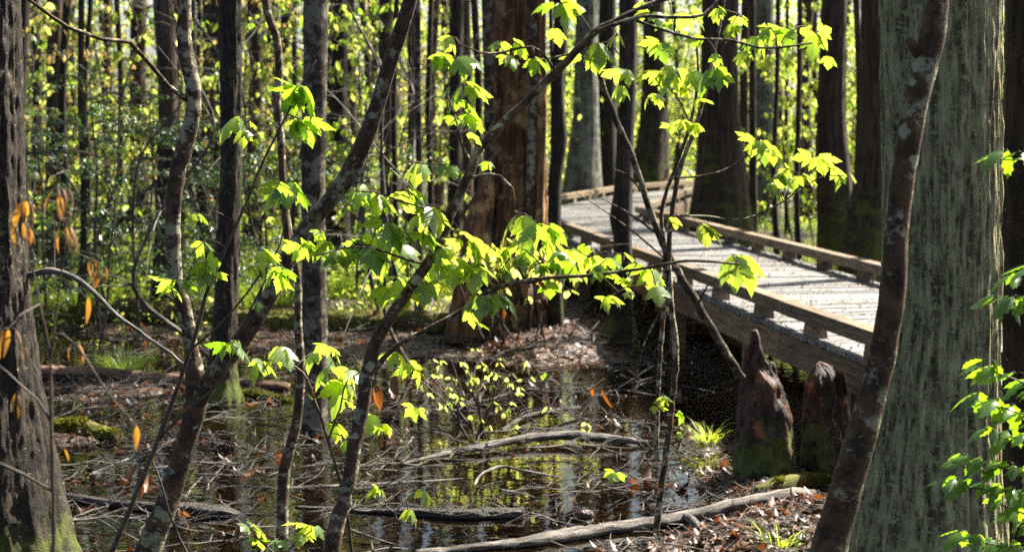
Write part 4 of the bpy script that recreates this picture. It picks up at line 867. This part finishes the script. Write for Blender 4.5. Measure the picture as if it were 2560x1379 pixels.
# holly at the right edge
Hh = Sap('holly_sapling', 'glossy spiny leaved holly sapling at the right edge', (2620, 1420), 4.6)
Hh.stem([(2620, 1600, 18), (2630, 1379, 16), (2640, 1000, 14), (2650, 700, 12), (2655, 350, 9)])
for x0, y0, x1, y1 in [(2640, 1000, 2450, 920), (2640, 1080, 2440, 1000), (2636, 1200, 2400, 1160), (2632, 1260, 2380, 1215), (2630, 1400, 2400, 1350), (2655, 420, 2500, 400), (2650, 760, 2490, 770), (2650, 650, 2530, 720), (2636, 1120, 2470, 1090), (2632, 1330, 2500, 1260)]:
    Hh.stem([(x0, y0, 6), ((x0 + x1) / 2, (y0 + y1) / 2 - 10, 5), (x1, y1, 3)], 6)
    nn = int(abs(x0 - x1) / 34)
    for q in range(nn):
        t = (q + .6) / nn; Hh.cluster(x0 + (x1 - x0) * t, y0 + (y1 - y0) * t + 8, 112, 3, Hh.rng.normal() * .04, SH_HOLLY, droop=.35, lean=-.8, twig=False)
Hh.done('twig', 'holly_leaf')

# sparse little bush standing in the water
Bs = Sap('water_shrub', 'small twiggy shrub with fine fresh leaves standing in the pool below the snag', (1180, 1080), 11.3, 'shrub')
for q in range(9):
    x = 1180 + Bs.rng.normal() * 30; ex = x + Bs.rng.normal() * 70; ey = Bs.rng.uniform(880, 960)
    Bs.stem([(x, 1095, 7), ((x + ex) / 2 + 8, 1010, 5), (ex, ey, 3)], 6)
for q in range(70): Bs.cluster(1205 + Bs.rng.normal() * 85, 970 + Bs.rng.normal() * 50, 29, 2, Bs.rng.normal() * .25, SH_OV, rn=.6)
Bs.done('twig', 'under_leaf')
Bt = Sap('water_shrub', 'twiggy shrub with small drooping leaves around the foot of the snag', (1290, 800), 15.4, 'shrub')
for q in range(8):
    x = 1290 + Bt.rng.normal() * 70; Bt.stem([(x, 850, 5), (x + Bt.rng.normal() * 30, 740, 4), (x + Bt.rng.normal() * 90, 640, 2)], 6)
for q in range(110): Bt.cluster(1300 + Bt.rng.normal() * 110, 670 + Bt.rng.normal() * 30, 44, 2, Bt.rng.normal() * .25, SH_OV, rn=.7)
Bt.done('twig', 'under_leaf')

# ------------------------------------------------------------------ cypress knees
def knee(label, prof, Y, seed, extra=None):
    pts = [at(x, y, Y) for x, y, w in prof]; R = [w / 2 * Y / F for x, y, w in prof]
    b = pts[-1].copy(); pts.append(b - [0, 0, .35]); R.append(R[-1] * 1.1)
    g = Geo(); P, RR = smooth_line(pts[::-1], R[::-1], .02)
    tube(g, P, RR, 110, .012, .12, 2.4, .16, None, seed, raw=True, iso=(.030, 12, .45, 1))
    if extra:
        P, RR = smooth_line([at(x, y, Y - .02) for x, y, w in extra][::-1], [w / 2 * Y / F for x, y, w in extra][::-1], .02); tube(g, P, RR, 40, .012, .1, 2.5, .15, None, seed + 3, raw=True, iso=(.014, 14, .5, 1))
    o = g.build('cypress_knee', M['knee'], None, b); tag(o, label, 'cypress knee'); return o
knee('tall reddish cypress knee with a narrow peak beside the boardwalk', [(1884, 826, 14), (1889, 845, 36), (1884, 872, 44), (1881, 900, 58), (1886, 932, 80), (1894, 965, 100), (1902, 1050, 128), (1905, 1120, 146), (1906, 1205, 156)], 10.0, 2.2, [(1928, 905, 12), (1929, 920, 24), (1928, 955, 38), (1926, 1020, 70), (1930, 1100, 90)])
knee('shorter blunt mossy cypress knee right of the tall one', [(2050, 906, 26), (2056, 922, 62), (2061, 955, 90), (2064, 1020, 104), (2067, 1090, 122), (2066, 1170, 140)], 10.2, 5.1, [(2092, 925, 16), (2094, 945, 30), (2096, 1000, 50), (2100, 1090, 62)])

# ------------------------------------------------------------------ logs and branches on the ground
def log(name, label, pts, mat, cat='log', ridge=.08, rf=3, lump=.1, lift=.55, nseg=28, group=None, ends=True, extra=()):
    P, R = [], []
    for x, y, w in pts:
        q = gnd(x, y + w * .45, 0.0); r = w / 2 * q[1] / F; P.append([q[0], q[1], max(float(gz(q[0], q[1])), -.012) + r * lift]); R.append(r)
    b = np.array(P[0]); g = Geo(); PP, RR = smooth_line(P, R, .03); tube(g, PP + RNG.normal(size=PP.shape) * RR[:, None] * .05, RR, nseg, .05, ridge, rf, lump, None, pts[0][0] * .013, raw=True, iso=(max(.003, RR.mean() * .16), 12, 1, 1))
    for e in extra:
        Q = [np.array([*gnd(x, y, z)[:3]]) for x, y, z, w in e]; tube(g, Q, [w / 2 * q[1] / F for (x, y, z, w), q in zip(e, Q)], 8, .05, .05, 2, .1)
    o = g.build(name, M[mat], None, b); tag(o, label, cat, group)
    if mat == 'moss_log':
        k = RNG.integers(0, len(PP), 2600); a = RNG.normal(size=2600) * .75 + math.pi / 2; ax = unit(np.gradient(PP, axis=0))[k]; sx = np.cross(ax, [0, 0, 1.0])
        nrm = unit(sx * np.cos(a)[:, None] + np.array([0, 0, 1.0]) * np.sin(a)[:, None]); p = PP[k] + ax * RNG.uniform(-.03, .03, (2600, 1)) + nrm * RR[k][:, None] * 1.02
        kp = fbm(p[:, 0] * 3, p[:, 1] * 3, p[:, 2] * 3, 2) > -.3; mg = Geo(); n = int(kp.sum())
        leaves(mg, SH_OV, p[kp], nrm[kp] + RNG.normal(size=(n, 3)) * .8, RNG.normal(size=(n, 3)), RNG.uniform(.012, .034, n), RNG.random(n)); mg.build('moss', M['moss'], o, b).location = (0, 0, 0)
    return o
log('fallen_log', 'long mossy rotting log lying across the clearing behind the straight poles', [(300, 782, 54), (500, 790, 58), (700, 800, 56), (850, 808, 60), (1000, 815, 58), (1120, 822, 54)], 'moss_log', nseg=48, lump=.3)
log('fallen_log', 'dark rotting log beside the left edge tree', [(70, 778, 40), (180, 785, 48), (300, 790, 40)], 'moss_log', lump=.2)
log('fallen_log', 'bare reddish brown log floating from the left edge tree to the mossy foot', [(100, 922, 40), (250, 928, 42), (400, 938, 40), (560, 948, 36), (720, 960, 26)], 'bare_log', nseg=36, lump=.06)
log('fallen_log', 'short mossy log stub beside the left edge tree', [(105, 1068, 44), (200, 1072, 46), (290, 1082, 36)], 'moss_log', lump=.15)
log('fallen_log', 'distant straight brown log among the bright grass at left', [(70, 625, 16), (200, 622, 16), (360, 628, 14)], 'bare_log', nseg=14)
log('mossy_root', 'low mossy root mound beside the foot of the dark straight pole', [(590, 985, 14), (630, 980, 26), (680, 990, 16), (720, 1000, 8)], 'moss_log', 'root')
log('fallen_branch', 'dark wet branch with a knobbly end in the lower left pool', [(150, 1232, 26), (280, 1248, 30), (400, 1258, 32), (500, 1262, 44), (560, 1268, 36), (608, 1280, 10)], 'dark_stick', 'branch', lump=.18)
log('fallen_log', 'short broken wet log floating in the lower middle of the pool', [(740, 1262, 12), (900, 1268, 20), (1060, 1274, 26), (1150, 1275, 38), (1250, 1272, 40), (1310, 1275, 36)], 'dark_stick', lump=.15)
log('fallen_branch', 'grey fallen branch sagging across the middle of the pool', [(1000, 1160, 8), (1100, 1140, 14), (1200, 1122, 18), (1300, 1104, 22), (1400, 1096, 24), (1500, 1100, 22), (1620, 1108, 12)], 'grey_stick', 'branch', lump=.15, lift=2.0)
log('fallen_branch', 'long pale sunlit branch lying along the bottom right bank', [(1040, 1376, 16), (1180, 1364, 22), (1320, 1350, 30), (1420, 1332, 34), (1560, 1312, 32), (1700, 1298, 34), (1850, 1285, 32), (1980, 1268, 28), (2085, 1258, 20)], 'grey_stick', 'branch', lump=.18, lift=1.0, extra=[[(1700, 1290, .03, 26), (1740, 1310, .05, 22), (1760, 1340, 0.0, 10)]])
log('fallen_log', 'small mossy log in front of the two cypress knees', [(1885, 1240, 30), (1940, 1232, 36), (2000, 1222, 34), (2110, 1215, 24)], 'moss_log', lump=.2)
log('fallen_branch', 'thin arched bare branch curving out of the water in the middle', [(1185, 1222, 6), (1215, 1190, 7), (1260, 1178, 7), (1310, 1186, 6), (1400, 1200, 5)], 'grey_stick', 'branch', lift=6)
log('fallen_branch', 'thin dark branch rising from the pool below the shrub', [(1255, 1085, 10), (1330, 1050, 12), (1400, 1038, 12), (1450, 1030, 10)], 'dark_stick', 'branch', lift=4)
log('fallen_branch', 'pale slanting stick left of the forked tree foot', [(480, 960, 6), (440, 1090, 7), (230, 1180, 10)][::-1], 'grey_stick', 'branch', lift=1)
log('fallen_branch', 'thin pale stick lying behind the lower middle pool', [(700, 1215, 8), (900, 1205, 10), (1100, 1195, 8), (1180, 1190, 5)], 'grey_stick', 'branch', lift=.6)
# bare branch arching between the left tree and the forked tree
ab = at(70, 685, 7.4)
g = Geo(); P, R = smooth_line([at(x, y, Y) for x, y, Y in [(60, 690, 7.4), (110, 678, 7.4), (185, 692, 7.35), (235, 730, 7.3), (290, 785, 7.2), (350, 830, 7.15), (410, 870, 7.1), (460, 910, 7.02)]], [.016, .016, .014, .012, .010, .009, .007, .005], .04)
tube(g, P + RNG.normal(size=P.shape) * .002, R, 9, .04, .05, 2, .1, raw=True); o = g.build('bare_branch', M['grey_stick'], None, ab); tag(o, 'bare pale branch arching from the left edge tree to the forked tree', 'branch')
# black leaning pole behind the forked tree
lb = gnd(190, 700)
g = Geo(); Yb = lb[1]; P, R = smooth_line([at(x, y, Yb) for x, y in [(185, 702), (250, 610), (330, 520), (400, 440), (470, 350), (560, 250)]], [.045, .042, .04, .036, .03, .02], .1)
tube(g, P + RNG.normal(size=P.shape) * .006, R, 10, .1, .05, 2, .12, raw=True); o = g.build('leaning_pole', M['dark_stick'], None, lb); tag(o, 'black dead pole leaning right behind the evergreen sprays', 'dead pole')
# stone
g = Geo(); q = gnd(1450, 1290)
th = np.linspace(0, math.pi, 14)
P = np.array([q + [(-math.cos(a)) * .085, 0, .005] for a in th]); tube(g, P, np.maximum(.002, np.sin(th) * .042), 24, .02, .05, 1.5, .12, raw=True)
o = g.build('stone', M['stone'], None, q); tag(o, 'rounded brown stone breaking the surface of the pool', 'stone')

# loose sticks, each its own object
rng = np.random.default_rng(31); made = 0; proto_me = []
for k in range(6):
    g = Geo(); w = np.cumsum(rng.normal(size=(6, 3)) * [.02, .035, .02], 0); L_ = .55
    P = np.array([(L_ * (j / 5 - .5) + w[j][0], w[j][1], abs(w[j][2])) for j in range(6)])
    tube(g, P, [.008, .0075, .007, .006, .004, .002], 6, .05, .05, 2, .15, seed=k)
    for q in range(2):
        j = rng.integers(1, 5); tube(g, [P[j], P[j] + [rng.uniform(.05, .14), rng.choice([-1, 1]) * rng.uniform(.06, .16), rng.uniform(0, .08)]], [.005, .002], 5, .05)
    proto_me.append(mesh_of(g, 'fallen_twig', M['grey_stick' if k % 2 else 'dark_stick']))
zones = [(150, 1000, 950, 1379, 50), (900, 1750, 900, 1300, 60), (1250, 1800, 830, 1000, 40), (1500, 2150, 1180, 1379, 26), (150, 760, 820, 1000, 40)]
for x0, x1, y0, y1, n in zones:
    for q in range(n):
        p = gnd(rng.uniform(x0, x1), rng.uniform(y0, y1)); z = max(float(gz(p[0], p[1])), -.01) + .008
        o = bpy.data.objects.new('fallen_twig', proto_me[rng.integers(6)]); C.objects.link(o)
        o.location = (p[0], p[1], z); o.rotation_euler = (rng.normal() * .06, rng.normal() * .12, rng.normal() * .9 + (0 if rng.random() < .7 else 1.3)); s = rng.uniform(.35, 1.25); o.scale = (s, s * .62, s * .62)
        tag(o, 'thin crooked twig lying on the wet swamp floor', 'twig', 'fallen twigs on the swamp floor')

bp = []
rng = np.random.default_rng(47)
for k in range(4):
    g = Geo(); L_ = 1.0; w = np.cumsum(rng.normal(size=(7, 3)) * [.02, .05, .03], 0); P = np.array([(L_ * (j / 6 - .5) + w[j][0], w[j][1], .03 + abs(w[j][2]) + .10 * j / 6) for j in range(7)])
    tube(g, P, np.linspace(.012, .003, 7), 7, .03, .06, 2, .2, seed=k, iso=(.0015, 30, 1))
    for q in range(12):
        j = rng.integers(1, 7); a = rng.choice([-1, 1]) * rng.uniform(.3, 1.2); l = rng.uniform(.15, .45); d = np.array([math.cos(a), math.sin(a), rng.uniform(-.1, .55)])
        m = P[j] + d * l * .5 + rng.normal(size=3) * .03; e = P[j] + d * l + rng.normal(size=3) * .05; tube(g, [P[j], m, e], [.006, .0045, .0015], 5, .05)
        for z in range(2): tube(g, [m, m + rng.normal(size=3) * [.14, .14, .08]], [.0025, .001], 4, .06)
    bp.append(mesh_of(g, 'dead_branch', M['dark_stick' if k % 2 else 'grey_stick']))
for i, (x, y, sc, rz) in enumerate([(1120, 1040, .7, .4), (1230, 1075, .8, -.3), (1330, 1090, .8, .2), (700, 1160, .7, .3), (820, 1120, .6, 2.9), (950, 1060, .7, .1), (560, 1060, .7, .4), (430, 1120, .8, -.2), (300, 1000, .8, .2), (620, 1000, .7, 2.6), (1450, 1130, .8, .1), (1560, 1060, .7, 2.8), (1400, 900, .9, .3), (1560, 880, .8, -.4), (250, 1180, .8, .1), (1520, 1210, .6, .5), (1020, 1180, .7, .2), (640, 1250, .6, 3.0), (1150, 870, 1.0, .2), (960, 850, 1.0, -.2), (420, 870, 1.1, .1), (700, 880, 1.0, 2.9), (1700, 1150, .6, 1.8), (1780, 1290, .6, .3), (900, 1290, .6, .1), (350, 1060, .8, -.1), (500, 1180, .8, .3), (760, 1060, .8, -.2), (880, 1180, .7, .2), (1060, 1120, .8, 2.9), (1180, 1140, .7, .1), (1290, 1010, .9, .3), (1480, 1000, .8, -.3), (1620, 1180, .6, .2), (300, 1310, .7, .1), (480, 1330, .6, .2), (1250, 1310, .6, 3.0), (200, 1020, .9, .1), (600, 930, 1.0, .2), (1100, 930, .9, -.2), (820, 950, 1.0, .1), (1640, 930, .8, .2), (1500, 830, 1.0, .5), (540, 1120, .7, 2.8), (1380, 1240, .6, .2)]):
    p = gnd(x, y); o = bpy.data.objects.new('dead_branch', bp[i % 4]); C.objects.link(o)
    o.location = (p[0], p[1], max(float(gz(p[0], p[1])), -.01)); o.rotation_euler = (rng.normal() * .1, 0, rz); o.scale = (sc, sc, sc * .8)
    tag(o, 'dead branch with tangled side twigs lying on the wet swamp floor', 'branch', 'dead branches tangled on the swamp floor')

# ------------------------------------------------------------------ litter, grass, ground cover
rng = np.random.default_rng(64)
def in_view(n, y0, y1, p=1.0, k=.36):
    Y = y0 + (y1 - y0) * rng.random(n) ** p; X = rng.uniform(-k, k, n) * Y; return X, Y
gl = Geo(); X, Y = in_view(110000, 6.5, 26, 1.3); Z = gz(X, Y)
fl = fbm(X * 1.1, Y * .9, 3.3, 4); keep = ((Z > -.035) & (rng.random(len(X)) < .45 + .5 * fl)) | (rng.random(len(X)) < np.clip(fl * .7 - .14, .012, .4)); X, Y, Z = X[keep], Y[keep], np.maximum(Z[keep], .002); n = len(X)
t = np.stack([rng.normal(size=n), rng.normal(size=n), rng.normal(size=n) * .22], -1); afl = Z < .004
t[afl, 2] *= .05
up = rng.normal(size=(n, 3)) * .28 + [0, 0, 1]; up[afl] = up[afl] * [.1, .1, 1]
leaves(gl, SH_OV2 + SH_LOW, np.stack([X, Y, Z + np.where(afl, .003, .006 + .02 * rng.random(n))], -1), t, up, np.clip(rng.lognormal(-3.25, .55, n), .01, .12), rng.random(n) ** 1.9)
li = gl.build('leaf_litter', M['litter']); li['kind'] = 'stuff'
# leaves on the boardwalk
gl = Geo(); m = 4200; tt = rng.random(m); kk = rng.choice(len(LE) - 1, m, p=np.array([.03, .03, .06, .60, .2, .05, .03])); ss = rng.beta(.55, .55, m)
pl = LE[kk] + (LE[kk + 1] - LE[kk]) * tt[:, None]; pr = RE[kk] + (RE[kk + 1] - RE[kk]) * tt[:, None]; p = pl + (pr - pl) * (.012 + .976 * ss[:, None])
leaves(gl, SH_OV2, np.column_stack([p, np.full(m, DZ + .008)]), np.stack([rng.normal(size=m), rng.normal(size=m), np.zeros(m)], -1), rng.normal(size=(m, 3)) * .15 + [0, 0, 1], rng.uniform(.015, .05, m), rng.random(m))
o = gl.build('fallen_leaves', M['litter']); o['kind'] = 'stuff'
# fine twig debris
gt = Geo(); X, Y = in_view(9000, 7, 26, 1.2); Z = gz(X, Y); keep = (Z > -.05)
for x, y, z in zip(X[keep][:4200], Y[keep][:4200], Z[keep][:4200]):
    a = rng.uniform(0, 6.28); l = rng.uniform(.06, .28); r = rng.uniform(.0015, .004); z = max(z, 0) + .012
    tube(gt, [(x, y, z), (x + math.cos(a) * l * .5, y + math.sin(a) * l * .5 + .01, z + rng.uniform(0, .02)), (x + math.cos(a) * l, y + math.sin(a) * l, z + rng.uniform(0, .04))], [r, r, r * .5], 4, .2, cap=False, rnd=rng.random())
o = gt.build('twig_debris', M['grey_stick']); o['kind'] = 'stuff'
# grass and herbs in the sunlit clearings behind
gl = Geo(); X, Y = in_view(90000, 16.5, 44, 1.1); Z = gz(X, Y)
pat = fbm(X * .55, Y * .4, 2.2, 3); keep = (pat > .12) & (Z > -.02) & ~((X > -.2) & (X < 5.8) & (Y < 40) & (X > (2.0 - .143 * (Y - 11.85)) - .5) & (X < 4.1 + 6 * (Y > 33)))
keep &= ~((X > .3) & (X < 3) & (Y < 20)); X, Y, Z = X[keep], Y[keep], Z[keep]; n = len(X)
leaves(gl, SH_BLADE, np.stack([X, Y, Z - .01], -1), np.stack([rng.normal(size=n) * .35, rng.normal(size=n) * .35, np.ones(n)], -1), rdir(rng, n) * [1, 1, .1], rng.uniform(.12, .34, n), rng.random(n), width=rng.uniform(.004, .009, n))
for px, py, sx, n in [(300, 700, 1.5, 2600), (480, 705, 1.2, 2200), (545, 725, .8, 1200), (900, 690, 1.6, 2400), (230, 640, 1.6, 2200), (420, 560, 2.0, 2600), (680, 730, 1.0, 1500), (1010, 720, 1.3, 2000), (190, 560, 2.0, 2200), (860, 745, 1.0, 1300), (120, 730, 1.0, 1200), (620, 600, 2.0, 2000), (1060, 640, 1.5, 1500), (1990, 590, 1.0, 1200)]:
    q = gnd(px, py, .05); X = q[0] + rng.normal(size=n) * sx; Y = q[1] + rng.normal(size=n) * sx * 1.2; Z = np.maximum(gz(X, Y), -.01)
    ok = fbm(X * 1.6, Y * 1.3, 6.1, 3) > -.25; X, Y, Z = X[ok], Y[ok], Z[ok]; n = len(X)
    leaves(gl, SH_BLADE, np.stack([X, Y, Z], -1), np.stack([rng.normal(size=n) * .5, rng.normal(size=n) * .5, np.ones(n)], -1), rdir(rng, n) * [1, 1, .1], rng.uniform(.10, .32, n), rng.random(n), width=rng.uniform(.004, .009, n))
    k = n // 3; leaves(gl, SH_OV, np.stack([X[:k], Y[:k], Z[:k] + .25 * rng.random(k)], -1), rdir(rng, k) * [1, 1, .5], rng.normal(size=(k, 3)) * .4 + [0, 0, 1], rng.uniform(.03, .08, k), rng.random(k))
o = gl.build('undergrowth', M['grass']); o['kind'] = 'stuff'
gl = Geo(); X, Y = in_view(26000, 15, 48, 1.1); Z = gz(X, Y); pat = fbm(X * .4 + 7, Y * .3, 5.2, 3)
keep = (pat > .0) & (Z > -.04) & ~((X > -.6) & (X < 6) & (Y < 40)); X, Y, Z = X[keep], Y[keep], Z[keep]; n = len(X)
leaves(gl, SH_OV, np.stack([X, Y, Z + .02 + .45 * rng.random(n) ** 2], -1), rdir(rng, n) * [1, 1, .5], rng.normal(size=(n, 3)) * .4 + [0, 0, 1], rng.uniform(.04, .10, n), rng.random(n))
o = gl.build('ground_cover', M['under_leaf']); o['kind'] = 'stuff'
# grass tufts
def tuft(label, px, py, n, h, spread, mat='grass', rn=.5):
    q = gnd(px, py, .04); q[2] = max(float(gz(q[0], q[1])), 0) - .01; g = Geo()
    a = rng.uniform(0, 6.28, n); r = rng.random(n) ** .7 * spread; tl = rng.uniform(.15, 1.3, n)
    pos = q + np.stack([np.cos(a) * r * .5, np.sin(a) * r * .5, np.zeros(n)], -1); tip = np.stack([np.cos(a) * tl, np.sin(a) * tl, np.ones(n)], -1)
    leaves(g, SH_BLADE, pos, tip, np.stack([-np.cos(a), -np.sin(a), np.full(n, .5)], -1) + rng.normal(size=(n, 3)) * .3, h * rng.uniform(.45, 1.1, n), np.clip(rng.normal(rn, .2, n), 0, 1), width=rng.uniform(.003, .007, n))
    o = g.build('grass_tuft', M[mat], None, q); tag(o, label, 'grass tuft')
tuft('bright green grass tuft growing in the water behind the floating brown log', 312, 915, 220, .34, .30)
tuft('yellow green grass tuft on the litter bank left of the tall knee', 1772, 1100, 120, .22, .16, rn=.9)
tuft('small grass tuft at the bottom edge on the right bank', 1950, 1370, 70, .16, .2)
tuft('low grass tuft beside the right curb of the boardwalk', 2010, 640, 160, .4, .6)
